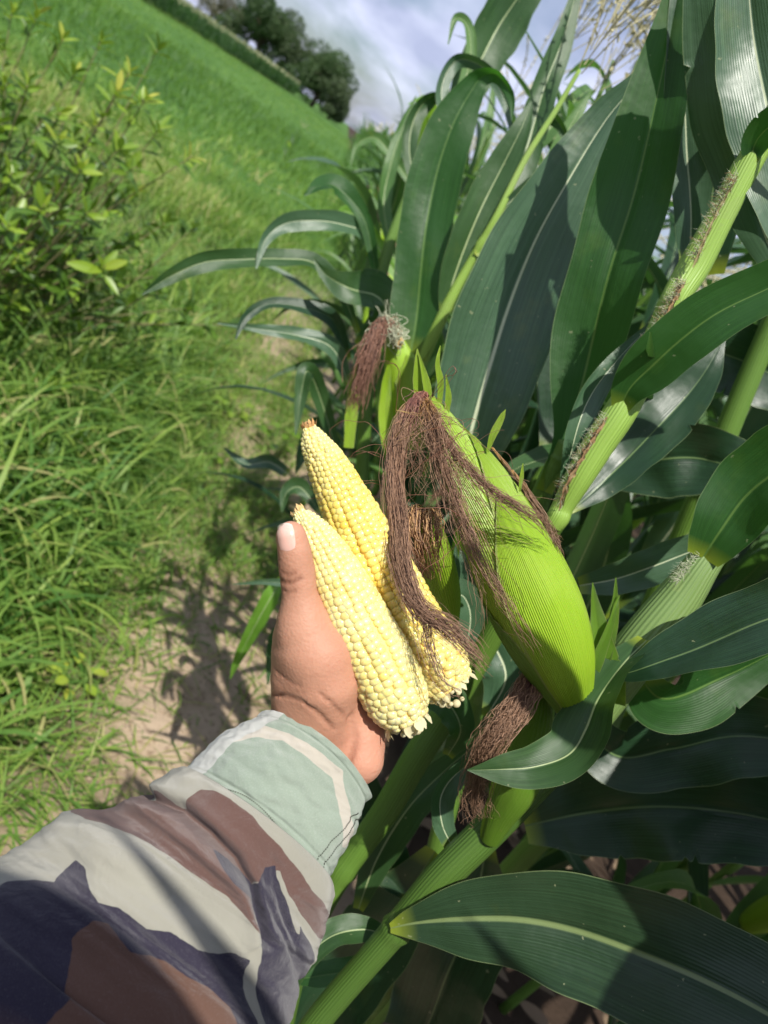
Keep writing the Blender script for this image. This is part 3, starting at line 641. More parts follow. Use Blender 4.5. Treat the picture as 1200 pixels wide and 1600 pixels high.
# ---------------------------------------------------------------- shrub, weeds at the left
def leaflet(c, d, up, L_, W_, m=5):
    """pointed oval leaf, returns V,F"""
    t = np.linspace(0, 1, m); s = nrm(np.cross(d, up)); n = np.cross(s, d)
    w_ = W_*np.sin(np.clip(t*0.93+0.04, 0, 1)*pi)**0.75/2
    mid = c+d*(t*L_)[:, None]-n*(0.12*L_*t**2)[:, None]; e = n*(0.30*w_)[:, None]
    V = np.stack([mid-s*w_[:, None]+e, mid, mid+s*w_[:, None]+e], 1).reshape(-1, 3)
    uv = np.stack(np.broadcast_arrays(np.array([0, .5, 1])[None], t[:, None]), -1).reshape(-1, 2)
    return V, [grid_faces(m, 3)], uv
def make_bush():
    r = np.random.default_rng(5); c0 = P(30, 235, 2.75); root = thing('bush', 'leafy bush with yellowish young shoots standing in the grass at the left', 'bush', (c0[0], c0[1], 0))
    B_, Lf = Acc(), Acc(); base = np.array([c0[0], c0[1], 0.0])
    def rosette(p, d, k, young):
        d = nrm(d)
        for q in range(k):
            az = q*2.4+r.uniform(0, 1); a = nrm(np.cross(d, [0.31, 0.2, 0.9])); b = np.cross(d, a); f = q/k
            dd = nrm(d*(0.25+0.9*f)+(a*cos(az)+b*sin(az))*(1.0-0.5*f)+np.array([0, 0, -0.1]))
            L_ = r.uniform(0.052, 0.095)*(1-0.35*f); V, F, uv = leaflet(p-d*0.05*(1-f), dd, d+r.normal(0, .25, 3), L_, L_*r.uniform(0.26, 0.38)); Lf.add(V, F, uv, tone=np.clip(young*(0.5+0.6*f)+r.normal(0, .12), 0, 1))
    tips = [((185, 140), 2.35, 1), ((150, 190), 2.5, .8), ((205, 110), 2.5, .9), ((230, 150), 2.4, .9), ((300, 245), 2.3, .85), ((250, 200), 2.4, .6), ((120, 110), 2.6, .7), ((100, 60), 2.7, .8), ((160, 60), 2.8, .7), ((60, 20), 2.8, .9), ((20, 10), 2.7, .8), ((190, 230), 2.35, .6), ((95, 175), 2.4, .7), ((20, 270), 2.2, .7), ((140, 330), 2.2, .5), ((165, 415), 2.1, .8), ((95, 215), 2.2, .8), ((45, 130), 2.5, .6), ((215, 260), 2.3, .5), ((130, 260), 2.3, .7), ((70, 320), 2.1, .6), ((15, 350), 2.1, .6), ((250, 70), 2.9, .5)]
    ends = [(P(*uvp, d), y) for uvp, d, y in tips]
    for i in range(150):
        e = base+np.array([r.normal(-0.05, 0.40), r.normal(0.05, 0.42), 0]); e[2] = r.uniform(0.35, 1.13)-0.35*np.hypot(*(e[:2]-base[:2])); e[2] = max(e[2], .2); ends.append((e, r.uniform(0.1, 0.75)))
    for e, y in ends:
        s = base+np.array([*r.normal(0, 0.06, 2), 0]); mid = s*0.45+e*0.55+np.array([0, 0, -0.08])+r.normal(0, .04, 3)
        C = catmull(np.array([s, mid, e]), 12); V, F, uv = tube(C, np.linspace(0.006, 0.0017, 12), 5); B_.add(V, F, uv)
        d = nrm(C[-1]-C[-3]+np.array([0, 0, 0.03])); rosette(e, d, r.integers(7, 12), y)
        for q in range(5, 11):
            if r.uniform() < .8:
                for _ in range(2):
                    dd = nrm(r.normal(size=3)+d+np.array([0, 0, .3])); L_ = r.uniform(.045, .085); V, F, uv = leaflet(C[q], dd, np.array([0, 0, 1.])+r.normal(0, .3, 3), L_, L_*.36); Lf.add(V, F, uv, tone=np.clip(y*.5+r.normal(0, .15), 0, 1))
    B_.out('branches', plain('twig', (0.13, 0.10, 0.05), 0.8, (0.2, 0.2, 0.08), 20), root)
    k = NM('bush leaf'); t = k.attr('tone'); X = k.xyz(k.uv()); ax = k.math('ABSOLUTE', k.math('SUBTRACT', X[0], .5))
    c = k.ramp(t, [(0, (0.035, 0.09, 0.012)), (0.35, (0.09, 0.19, 0.02)), (0.65, (0.22, 0.34, 0.025)), (1.0, (0.46, 0.46, 0.07))])
    c = k.mix(k.math('MULTIPLY', k.math('LESS_THAN', ax, 0.05), .4), c, (.3, .4, .1))
    k.set(Base_Color=c, Roughness=.4); k.translucent(k.mix(.5, c, (.3, .5, .03)), .3)
    Lf.out('leaves', k.m, root)
    return k.m
BUSHLEAF = make_bush()
def make_weed(loc, s, seed, label, tone):
    r = np.random.default_rng(seed); root = thing('weed', label, 'weed', loc); loc = np.array(loc); A_, S_ = Acc(), Acc()
    for i in range(9):
        az = i*2.4; h = s*(0.3+0.08*i); e = loc+np.array([cos(az)*s*.5, sin(az)*s*.5, h]); V, F, uv = tube(catmull(np.array([loc, loc+[0, 0, h*.6], e]), 6), .0014, 4); S_.add(V, F, uv)
        d = nrm(np.array([cos(az), sin(az), .1])); V, F, uv = leaflet(e, d, np.array([0, 0, 1.])+r.normal(0, .2, 3), s*.55, s*.4); A_.add(V, F, uv, tone=np.clip(tone+r.normal(0, .08), 0, 1))
    S_.out('stem', MAT['stalk'], root); A_.out('leaves', BUSHLEAF, root)
make_weed(gp(108, 1075), .07, 31, 'yellow-green broad-leaved weed in the grass by the left edge above the sleeve', .8)
make_weed(gp(420, 700), .12, 32, 'low broad-leaved weed at the side of the sandy strip above the thumb', .35)
make_weed(gp(345, 735), .07, 33, 'small green weed on the sandy strip left of the cobs', .4)
make_weed(gp(355, 650), .10, 34, 'bright green weed where the grass meets the sandy strip', .6)
# a stray maize plant out in the meadow
o = copy_tree(PROTO[1]); o.name = 'young_corn_plant'; o.location = gp(436, 262); o.scale = (.62, .62, .5)
o['label'] = 'single young corn plant growing out in the grass of the meadow'; o['category'] = 'corn plant'
if 'group' in o: del o['group']

# ---------------------------------------------------------------- the near plants
def root_at(u, v, d, name, label, cat='corn plant'):
    p = P(u, v, d); return thing(name, label, cat, (p[0], p[1], 0.0))
def stalk_to_ground(pts):
    """adds the stretch down to the soil"""
    p = P(*pts[0][:3]); return p
def near_stalk(pts, parent, mat='stalk', name='stalk', nodes=(), n=70, m=18):
    K = catmull(np.array(pts, float), n); K[:, 3] *= .85; C = np.array([P(a[0], a[1], a[2]) for a in K]); r = K[:, 3]*pxm(K[:, 2])
    for (t0, amp) in nodes:
        tt = np.linspace(0, 1, n); r = r*(1+amp*np.exp(-((tt-t0)/0.008)**2))
    g = C[0]; bx = max(g[0]+.05, .60); low = np.array([[bx, g[1], 0.0], [bx*.7+g[0]*.3, g[1], g[2]*.45]])
    C2 = catmull(np.vstack([low, g[None]]), 14)[:-1]; C = np.vstack([C2, C]); r = np.concatenate([np.full(len(C2), r[0]), r])
    V, F, uv = tube(C, r, m); return mk(name, V, F, MAT[mat], parent, uv)

WS = .84
A = root_at(560, 1530, .62, 'corn_plant', 'near corn plant bearing the big bright green ear held next to the bare cobs')
near_stalk([(440, 1680, .63, 24), (500, 1590, .62, 25), (610, 1462, .60, 26), (690, 1370, .59, 31), (770, 1290, .585, 33), (860, 1190, .58, 38)], A, 'stalk_shade', nodes=((.42, .16),))
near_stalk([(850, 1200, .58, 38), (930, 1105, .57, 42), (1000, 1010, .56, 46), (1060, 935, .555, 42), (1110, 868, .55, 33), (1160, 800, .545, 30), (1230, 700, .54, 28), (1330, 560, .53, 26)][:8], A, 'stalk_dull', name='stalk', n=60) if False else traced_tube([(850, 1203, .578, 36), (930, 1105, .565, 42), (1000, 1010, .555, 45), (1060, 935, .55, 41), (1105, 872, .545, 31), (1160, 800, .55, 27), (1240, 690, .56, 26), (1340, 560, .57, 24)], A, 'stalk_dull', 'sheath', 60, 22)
traced_leaf([(1098, 872, .535, 60, 0), (1125, 830, .525, 110, -8), (1165, 775, .515, 140, -10), (1215, 735, .50, 150, -5), (1290, 690, .48, 150, 0), (1380, 670, .46, 130, 0), (1480, 700, .45, 60, 0)], A, 'leaf_back', .25, .05, seed=1)
# broad blade at the right of the ear base
traced_leaf([(950, 1052, .53, 6, 0), (985, 1050, .515, 40, -15), (1050, 1025, .50, 85, -22), (1130, 995, .485, 118, -24), (1210, 965, .47, 135, -22), (1320, 930, .45, 130, -10), (1430, 930, .44, 60, 0)], A, 'leaf_shade', .30, .07, 9, seed=2)
# blade that folds down to the left in front of the lower silk
traced_leaf([(1010, 1000, .530, 26, 40), (965, 1045, .510, 60, 45), (935, 1090, .492, 76, 45), (915, 1140, .484, 100, 36), (888, 1178, .480, 98, 15), (835, 1198, .478, 84, -5), (782, 1202, .478, 52, -8), (730, 1203, .48, 2, -8)], A, 'leaf', .30, .07, 5, seed=3)
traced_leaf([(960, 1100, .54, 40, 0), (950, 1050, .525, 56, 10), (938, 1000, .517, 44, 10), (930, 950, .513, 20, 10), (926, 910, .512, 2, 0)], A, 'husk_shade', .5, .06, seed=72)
traced_leaf([(1000, 1060, .57, 60, 20), (1030, 1090, .58, 110, 25), (1075, 1085, .59, 120, 30), (1140, 1055, .60, 90, 30), (1230, 1010, .60, 60, 20), (1300, 990, .6, 10, 0)], A, 'leaf_back', .25, .06, seed=4)
# bottom blade with the pale midrib, shade put into its dark colour
traced_leaf([(610, 1450, .585, 16, 0), (650, 1442, .575, 60, 5), (720, 1436, .56, 120, 8), (810, 1437, .545, 165, 10), (900, 1455, .53, 200, 10), (1000, 1490, .51, 225, 8), (1100, 1532, .49, 235, 5), (1210, 1590, .465, 220, 0), (1330, 1670, .44, 170, 0), (1450, 1760, .42, 60, 0)], A, leaf_material('corn leaf low shade tone', (0.010, 0.030, 0.012), (0.023, 0.052, 0.022), None, tf=.10, rib=(0.17, 0.23, 0.09), ribw=.045, rough=.4), .22, .14, 9, seed=6, n=80, m=12)
# small curled blade below the silk
traced_leaf([(705, 1320, .60, 30, 0), (690, 1285, .60, 44, 20), (690, 1245, .60, 44, 30), (712, 1210, .60, 40, 30), (750, 1185, .605, 26, 20), (790, 1180, .61, 4, 0)], A, 'leaf_sheen', .45, .05, seed=8)
# pale blade rising out of the ear shank
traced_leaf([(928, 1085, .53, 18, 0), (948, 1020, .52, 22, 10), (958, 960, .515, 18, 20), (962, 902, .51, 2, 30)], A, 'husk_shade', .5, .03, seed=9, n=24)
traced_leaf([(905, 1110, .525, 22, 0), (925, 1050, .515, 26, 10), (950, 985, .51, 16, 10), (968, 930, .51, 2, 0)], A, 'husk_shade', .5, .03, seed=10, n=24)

B = root_at(560, 1400, .74, 'corn_plant', 'near corn plant with hairy brown edged sheaths rising just behind the big ear')
near_stalk([(470, 1480, .75, 20), (530, 1370, .73, 22), (600, 1270, .72, 25), (650, 1185, .71, 26), (705, 1100, .70, 25), (780, 970, .66, 23), (850, 845, .61, 19), (870, 812, .60, 20)], B, 'stalk', nodes=((.16, .2),))
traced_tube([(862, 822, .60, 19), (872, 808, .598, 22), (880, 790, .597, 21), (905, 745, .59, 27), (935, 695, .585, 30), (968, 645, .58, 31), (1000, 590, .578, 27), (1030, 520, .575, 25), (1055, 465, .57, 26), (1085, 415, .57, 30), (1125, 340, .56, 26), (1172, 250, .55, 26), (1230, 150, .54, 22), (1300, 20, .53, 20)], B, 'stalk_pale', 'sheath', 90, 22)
traced_leaf([(968, 640, .572, 30, 0), (985, 605, .56, 66, -5), (1020, 570, .545, 100, -12), (1065, 530, .53, 112, -14), (1120, 490, .515, 105, -12), (1190, 455, .50, 95, -8), (1290, 410, .48, 80, 0), (1400, 390, .46, 30, 0)], B, 'leaf_back', .30, .05, 8, seed=11)
traced_leaf([(1170, 258, .545, 20, 0), (1185, 215, .535, 60, 0), (1225, 185, .52, 70, 0), (1290, 165, .5, 60, 0), (1360, 170, .49, 20, 0)], B, 'leaf_back', .3, .05, seed=12)
# sheath wings
traced_leaf([(878, 800, .60, 8, 0), (888, 730, .595, 30, 15), (905, 660, .59, 46, 20), (935, 600, .592, 44, 20), (985, 540, .60, 26, 10), (1040, 490, .60, 8, 0)], B, 'leaf_sheen', .25, .05, seed=13)
traced_leaf([(890, 800, .615, 10, 0), (935, 760, .625, 60, -10), (985, 710, .63, 96, -10), (1040, 655, .63, 100, -10), (1095, 590, .63, 70, -5), (1130, 530, .63, 10, 0)], B, 'leaf_shade', .25, .05, seed=14)
# tall blades behind B
C_ = root_at(760, 1000, .80, 'corn_plant', 'corn plant with huge dark upright blades behind the near stalks at the right')
near_stalk([(640, 1500, .9, 18), (720, 1180, .82, 20), (790, 930, .76, 21), (850, 765, .71, 19), (885, 690, .69, 15)], C_, 'stalk', nodes=((.9, .12),))
traced_leaf([(850, 768, .70, 34, 0), (882, 690, .69, 44, -4), (905, 610, .68, 100, -10), (925, 530, .67, 130, -14), (952, 430, .655, 145, -16), (985, 320, .645, 150, -16), (1012, 210, .63, 130, -14), (1035, 110, .62, 96, -10), (1052, 20, .61, 60, 0), (1062, -60, .6, 20, 0)], C_, 'leaf_back', .34, .05, 7, seed=15, n=80, m=12)
traced_leaf([(725, 745, .80, 90, 0), (735, 680, .79, 150, 5), (760, 590, .78, 185, 8), (795, 480, .77, 185, 8), (840, 370, .76, 160, 5), (895, 270, .75, 120, 0), (945, 190, .74, 80, -5), (985, 140, .73, 44, 0), (1010, 100, .72, 4, 0)], C_, 'leaf_sheen', .26, .06, 7, seed=16, n=80, m=12)
traced_leaf([(860, 720, .86, 40, 0), (890, 600, .86, 120, 5), (905, 480, .85, 150, 5), (900, 370, .84, 110, 5), (915, 290, .83, 60, 0), (930, 230, .82, 3, 0)], C_, 'leaf_shade', .26, .08, 7, seed=17, n=60)
D_ = root_at(1150, 700, .62, 'corn_plant', 'corn plant whose broad greyish blades fill the top right corner')
near_stalk([(900, 1250, .95, 22), (1000, 1000, .92, 22), (1100, 760, .85, 22), (1200, 520, .8, 20), (1300, 300, .75, 18)], D_, 'stalk')
traced_leaf([(1062, 420, .66, 6, 0), (1078, 385, .655, 50, 10), (1078, 300, .64, 74, 15), (1072, 210, .63, 78, 15), (1068, 120, .62, 70, 10), (1072, 30, .61, 66, 5), (1080, -60, .60, 60, 0)], D_, 'leaf_sheen', .3, .06, 6, seed=18, n=60)
traced_leaf([(1225, 440, .62, 30, -10), (1185, 340, .61, 90, -20), (1160, 240, .60, 120, -25), (1140, 140, .59, 130, -25), (1125, 40, .58, 120, -20), (1115, -60, .57, 100, -15)], D_, 'leaf_sheen', .3, .07, 6, seed=19, n=60, m=12)
traced_leaf([(1260, 420, .56, 60, 15), (1225, 300, .55, 130, 18), (1200, 180, .545, 150, 18), (1180, 60, .54, 150, 15), (1165, -60, .53, 120, 10)], D_, 'leaf_sheen', .3, .07, 6, seed=20, n=60, m=12)
traced_leaf([(1105, 430, .70, 60, 0), (1110, 330, .69, 110, 0), (1120, 220, .68, 130, 0), (1130, 100, .67, 120, 0), (1150, -30, .66, 90, 0)], D_, 'leaf_shade', .3, .07, 6, seed=21, n=40)
# dark blades right, low
traced_leaf([(905, 915, .68, 30, 0), (960, 905, .665, 60, 5), (1020, 885, .65, 72, 5), (1080, 862, .64, 66, 0), (1150, 835, .63, 40, 0), (1200, 815, .62, 4, 0)], D_, 'leaf_sheen', .22, .05, seed=22)
traced_leaf([(940, 745, .80, 50, 0), (1000, 725, .78, 120, 5), (1060, 715, .76, 140, 5), (1130, 725, .74, 120, 0), (1210, 755, .72, 60, 0)], D_, 'leaf_shade', .25, .06, seed=23)
traced_leaf([(1010, 560, .86, 60, 0), (1080, 540, .85, 120, 5), (1150, 560, .84, 140, 5), (1240, 600, .82, 120, 0)], D_, 'leaf_shade', .25, .06, seed=24)
traced_leaf([(880, 1090, .72, 40, 0), (960, 1180, .71, 110, 5), (1050, 1170, .70, 140, 5), (1150, 1150, .68, 150, 0), (1260, 1160, .66, 120, 0)], D_, 'leaf_shade', .25, .08, seed=25)
traced_leaf([(820, 1290, .80, 60, 0), (920, 1270, .78, 150, 5), (1030, 1260, .75, 180, 5), (1150, 1270, .72, 180, 0), (1280, 1300, .7, 120, 0)], D_, 'leaf_shade', .25, .08, seed=26)

# mid-distance plant left of the big blades
E_ = root_at(650, 700, 1.02, 'corn_plant', 'corn plant behind the big ear with a tall backlit blade and a half dry ear')
near_stalk([(590, 1010, 1.12, 13), (605, 800, 1.08, 14), (640, 620, 1.04, 12), (690, 497, 1.0, 11), (735, 410, .98, 8), (775, 340, .96, 7), (820, 250, .95, 6), (870, 170, .94, 5), (905, 110, .93, 4)], E_, 'stalk_pale', nodes=((.55, .25),))
traced_leaf([(640, 560, 1.02, 60, 0), (650, 500, 1.01, 96, 0), (658, 420, 1.0, 102, -5), (668, 340, .99, 104, -8), (685, 260, .98, 98, -8), (710, 190, .97, 80, -8), (738, 140, .96, 50, -5), (752, 122, .955, 34, 10), (775, 118, .95, 22, 40), (798, 150, .945, 16, 20), (800, 190, .94, 2, 0)], E_, 'leaf_back', .25, .07, 8, seed=30, n=70)
traced_leaf([(693, 497, 1.0, 14, 0), (705, 450, .99, 50, 5), (725, 390, .98, 74, 8), (750, 330, .97, 74, 8), (785, 260, .96, 60, 5), (815, 200, .95, 36, 0), (830, 160, .95, 4, 0)], E_, 'leaf', .3, .08, seed=31)
traced_leaf([(780, 330, .96, 14, 0), (830, 290, .95, 34, 20), (880, 270, .94, 40, 30), (915, 300, .93, 34, 0), (930, 350, .92, 4, 0)], E_, 'leaf_sheen', .3, .08, seed=32)
traced_leaf([(745, 400, .97, 14, 0), (780, 330, .99, 50, 10), (820, 240, 1.0, 60, 10), (850, 140, 1.0, 50, 10), (880, 60, 1.0, 40, 10), (900, -10, 1.0, 20, 0)], E_, 'leaf', .3, .08, seed=33)
traced_leaf([(690, 300, 1.1, 20, 0), (700, 210, 1.1, 30, 10), (690, 140, 1.1, 26, 30), (715, 95, 1.1, 24, 30), (760, 110, 1.1, 22, 10), (790, 160, 1.1, 20, 0), (800, 215, 1.1, 3, 0)], E_, 'leaf_sheen', .3, .08, seed=34)
traced_leaf([(700, 230, 1.25, 26, 0), (735, 130, 1.25, 70, 5), (775, 50, 1.24, 90, 5), (820, -20, 1.22, 80, 0)], E_, 'leaf', .3, .08, seed=35)
traced_leaf([(560, 540, 1.15, 20, 0), (600, 490, 1.14, 60, 20), (585, 460, 1.12, 70, 30), (545, 450, 1.1, 60, 10), (510, 430, 1.1, 24, 0), (490, 405, 1.1, 3, 0)], E_, 'leaf', .3, .08, seed=36)
ta = tassel_geo(P(905, 112, .93)-np.array([0, 0, .02]), 77, .26, 12, .42); ta.out('tassel', MAT['tassel'], E_)
for q, (u, v, d) in enumerate(((960, 95, 1.25), (890, 60, 1.4), (1010, 70, 1.3))):
    rt = thing('corn_plant', ('tasselled corn plant showing between the big blades under the sky', 'straw tasselled corn plant farther left in the gap of sky', 'tasselled corn plant beside the top right blades')[q], 'corn plant', (*P(u, v, d)[:2], 0))
    pt = P(u, v, d); g = np.array([max(.72, pt[0]), pt[1]+.15, 0]); C = catmull(np.array([g, (g*.55+pt*.45)+[.03, 0, 0], pt]), 30); V, F, uv = tube(C, np.linspace(.012, .004, 30), 8); mk('stalk', V, F, MAT['stalk'], rt, uv)
    tassel_geo(pt-np.array([0, 0, .07]), 80+q, .38, 12, .5).out('tassel', MAT['tassel'], rt)
    for i in range(13):
        V, F, uv = corn_leaf_world(C[int(29*(.26+.054*i))], pi*i+q+.4+.3*sin(i*3.), .62-.022*i, .058-.001*i, 1.2, 1.3+.9*abs(sin(i*2.3+q)), 60+q*10+i); mk('leaf', V, F, MAT[('leaf_sunlit', 'leaf', 'leaf_sheen', 'leaf_sunlit')[i % 4]], rt, uv)

for q, c in enumerate([[(700, 480, 1.1, 10, 0), (735, 400, 1.1, 30, 10), (760, 330, 1.1, 34, 20), (770, 270, 1.1, 26, 40), (800, 250, 1.1, 18, 20), (825, 280, 1.1, 14, 0), (832, 330, 1.1, 2, 0)],
        [(740, 420, 1.15, 10, 0), (800, 350, 1.15, 40, 10), (850, 280, 1.15, 40, 10), (890, 200, 1.15, 30, 0), (925, 140, 1.15, 3, 0)],
        [(660, 330, 1.3, 10, 0), (640, 240, 1.3, 30, 10), (650, 180, 1.3, 30, 20), (680, 150, 1.3, 22, 40), (700, 180, 1.3, 14, 0), (702, 230, 1.3, 2, 0)],
        [(700, 260, 1.2, 10, 0), (715, 170, 1.2, 24, 10), (735, 90, 1.2, 24, 0), (730, 40, 1.2, 16, 30), (712, 30, 1.2, 12, 30), (700, 70, 1.2, 2, 0)],
        [(620, 420, 1.5, 10, 0), (600, 330, 1.5, 26, 10), (610, 260, 1.5, 28, 0), (630, 200, 1.5, 20, 0), (650, 150, 1.5, 2, 0)],
        [(640, 460, 1.5, 10, 0), (600, 400, 1.5, 26, 10), (565, 350, 1.5, 28, 20), (540, 330, 1.5, 20, 20), (520, 350, 1.5, 2, 0)],
        [(650, 300, 1.6, 10, 0), (610, 240, 1.6, 22, 10), (585, 215, 1.6, 20, 20), (560, 225, 1.6, 14, 0), (548, 260, 1.6, 2, 0)],
        [(760, 300, 1.05, 10, 0), (800, 230, 1.05, 26, 10), (830, 190, 1.05, 28, 20), (865, 185, 1.05, 22, 30), (885, 220, 1.05, 14, 0), (888, 270, 1.05, 2, 0)]]):
    traced_leaf(c, E_, ['leaf_sunlit', 'leaf_sunlit', 'leaf', 'leaf_sunlit', 'leaf_sunlit', 'leaf_yellow', 'leaf_sunlit', 'leaf'][q], .4, .12, 9, n=70, seed=140+q)
F_ = root_at(590, 600, 1.22, 'corn_plant', 'corn plant with long drooping blades reaching left over the grass')
near_stalk([(565, 950, 1.35, 11), (565, 760, 1.3, 12), (578, 560, 1.24, 12), (598, 420, 1.2, 11), (640, 300, 1.18, 9), (680, 200, 1.16, 7)], F_, 'stalk')
traced_leaf([(585, 405, 1.20, 11, 0), (570, 365, 1.19, 28, 20), (535, 350, 1.17, 36, 30), (490, 345, 1.15, 38, 10), (445, 350, 1.14, 33, -5), (415, 375, 1.13, 21, -10), (400, 420, 1.12, 3, -10)], F_, 'leaf_sheen', .35, .08, 6, seed=40)
traced_leaf([(590, 440, 1.2, 11, 0), (570, 345, 1.18, 28, 10), (530, 295, 1.17, 33, 40), (500, 292, 1.16, 25, 50), (475, 305, 1.15, 3, 0)], F_, 'leaf_back', .35, .08, 6, seed=41)
traced_leaf([(560, 520, 1.22, 11, 0), (530, 450, 1.19, 25, 10), (490, 410, 1.17, 30, 30), (440, 405, 1.15, 33, 25), (380, 405, 1.12, 34, 10), (320, 410, 1.10, 38, 0), (270, 430, 1.08, 30, -5), (222, 460, 1.07, 3, -5)], F_, 'leaf', .35, .10, 6, seed=42)
traced_leaf([(545, 560, 1.2, 11, 0), (520, 500, 1.17, 30, 10), (470, 480, 1.15, 25, 30), (420, 475, 1.13, 21, 20), (385, 495, 1.12, 18, 0), (368, 530, 1.11, 3, 0)], F_, 'leaf_shade', .35, .10, 6, seed=43)
traced_leaf([(545, 600, 1.2, 11, 0), (520, 545, 1.17, 33, 10), (470, 525, 1.15, 28, 30), (410, 515, 1.13, 18, 20), (340, 505, 1.12, 3, 0)], F_, 'leaf_sheen', .35, .10, 6, seed=44)
traced_leaf([(530, 720, 1.25, 11, 0), (500, 620, 1.2, 33, 10), (480, 580, 1.15, 30, 30), (470, 620, 1.15, 25, 0), (462, 680, 1.15, 3, 0)], F_, 'leaf', .35, .10, 6, seed=45)
# dead, hanging lower blades near the sand
for i, c in enumerate([[(440, 900, 1.3, 8, 0), (425, 930, 1.28, 30, 10), (400, 975, 1.3, 30, 0), (372, 1030, 1.34, 16, 0), (360, 1060, 1.36, 3, 0)],
          [(450, 740, 1.5, 20, 0), (420, 722, 1.5, 26, 10), (385, 725, 1.5, 20, 20), (350, 700, 1.5, 3, 0)],
          [(500, 800, 1.3, 14, 0), (470, 762, 1.3, 30, 10), (448, 770, 1.3, 24, 20), (440, 800, 1.3, 3, 0)],
          [(470, 1010, 1.35, 10, 0), (440, 985, 1.35, 24, 10), (425, 1020, 1.35, 22, 0), (418, 1070, 1.35, 3, 0)],
          [(520, 700, 1.4, 20, 0), (500, 670, 1.4, 40, 10), (478, 700, 1.4, 30, 20), (462, 740, 1.4, 3, 0)]]):
    traced_leaf(c, F_, ['leaf_yellow', 'leaf_sheen', 'leaf', 'leaf', 'leaf'][i], .35, .2, 8, seed=46+i)
# brown-silked ears farther along the row (on plants of the row)
G_ = root_at(605, 520, 2.1, 'corn_plant', 'corn plant with two upright ears wearing reddish brown silks beyond the drooping blades')
near_stalk([(590, 760, 2.3, 7), (595, 560, 2.2, 7), (600, 430, 2.1, 7), (630, 300, 2.0, 6), (655, 200, 1.95, 5)], G_, 'stalk')
for q, (u, v) in enumerate(((592, 330), (610, 400), (585, 450))):
    b, t = P(u-12, v+70, 2.0), P(u+6, v+5, 2.0); tt = np.linspace(0, 1, 14)
    V, F, uv = tube(b+(t-b)*tt[:, None], 13*pxm(2.0)*np.sin((tt*.86+.14)*pi)**.6+.0005, 10); e = mk('ear', V, F, MAT['husk'], G_, uv)
    g = [np.array([t, P(u+8, v-10, 1.99), P(u+4, v-14, 1.97), P(u-6, v+40, 1.96)]), np.array([t, P(u+6, v-30, 1.99), P(u+9, v-50, 1.97)])]
    strands(g, 60, .0013, .004, .012, .003, 10, q).out('silk', MAT['silk'], e)
for i in range(6):
    V, F, uv = corn_leaf_world(P(590+8*i-30, 520-38*i, 2.1), pi*i+.5+.2*i, .6, .07, 1.1, 1.9, 200+i); mk('leaf', V, F, MAT[['leaf', 'leaf_sheen', 'leaf_yellow'][i % 3]], G_, uv)

# ---------------------------------------------------------------- ears
def ear_axis(pts, n=60):
    K = catmull(np.array(pts, float), n); C = np.array([P(a[0], a[1], a[2]) for a in K]); return C, K[:, 3]*pxm(K[:, 2])
def husk_shell(C, R_, th0, hw, t0, t1, off, mat, parent, name='husk_leaf', blade=None, ns=31, flare=0.0, up=None, seed=0, close=False):
    """a husk leaf wrapped on the ear; th measured from the side facing the camera"""
    n = len(C); T = tangents(C); toc = nrm(CAM-C); N0 = nrm(toc-(toc*T).sum(-1, keepdims=True)*T); S0 = np.cross(T, N0)
    a, b = int(t0*(n-1)), int(t1*(n-1))+1; q = np.linspace(0, 1, b-a)[:, None]; s = np.linspace(-1, 1, ns)[None]
    if close: wq = np.ones_like(q)
    else: wq = np.clip(1-np.clip((q-0.55)/0.45, 0, 1)**2.2, 0.02, 1)
    th = radians(th0)+s*radians(hw)*wq
    r = R_[a:b, None]*(1+0.012*np.sin(th*9+seed))+off*(1-0.3*np.abs(s)**3)+flare*q**3 + .0004*np.sin(th*38)
    V = C[a:b, None]+N0[a:b, None]*(np.cos(th)*r)[..., None]+S0[a:b, None]*(np.sin(th)*r)[..., None]
    uv = np.stack(np.broadcast_arrays((s+1)/2, q), -1)
    o = mk(name, V.reshape(-1, 3), grid_faces(b-a, ns), MAT[mat], parent, uv.reshape(-1, 2)); return o
# main ear, base to tip
EC, ER = ear_axis([(903, 1112, .518, 22), (891, 1082, .512, 31), (872, 1030, .505, 52), (846, 968, .50, 65), (813, 897, .495, 66), (777, 823, .492, 57), (742, 755, .49, 45), (711, 697, .488, 30), (686, 650, .486, 18), (670, 624, .484, 10)], 90)
V, F, uv = tube(EC, ER*.985, 48); ear = mk('ear', V, F, MAT['husk_inner'], A, uv); ear['label'] = 'big bright green ear of corn in its husk'
husk_shell(EC, ER, 150, 100, .0, .93, .0008, 'husk', ear)
husk_shell(EC, ER, -75, 80, .0, .95, .0016, 'husk_inner', ear, seed=2)
husk_shell(EC, ER, 62, 70, .0, .80, .0024, 'husk_inner', ear, seed=3)
husk_shell(EC, ER, 22, 60, .0, .64, .0030, 'husk', ear, seed=5, flare=.0012)
husk_shell(EC, ER, -95, 60, .0, .45, .0030, 'husk_shade', ear, seed=6)  # dim left flank of the ear, shaded by its darker husk colour
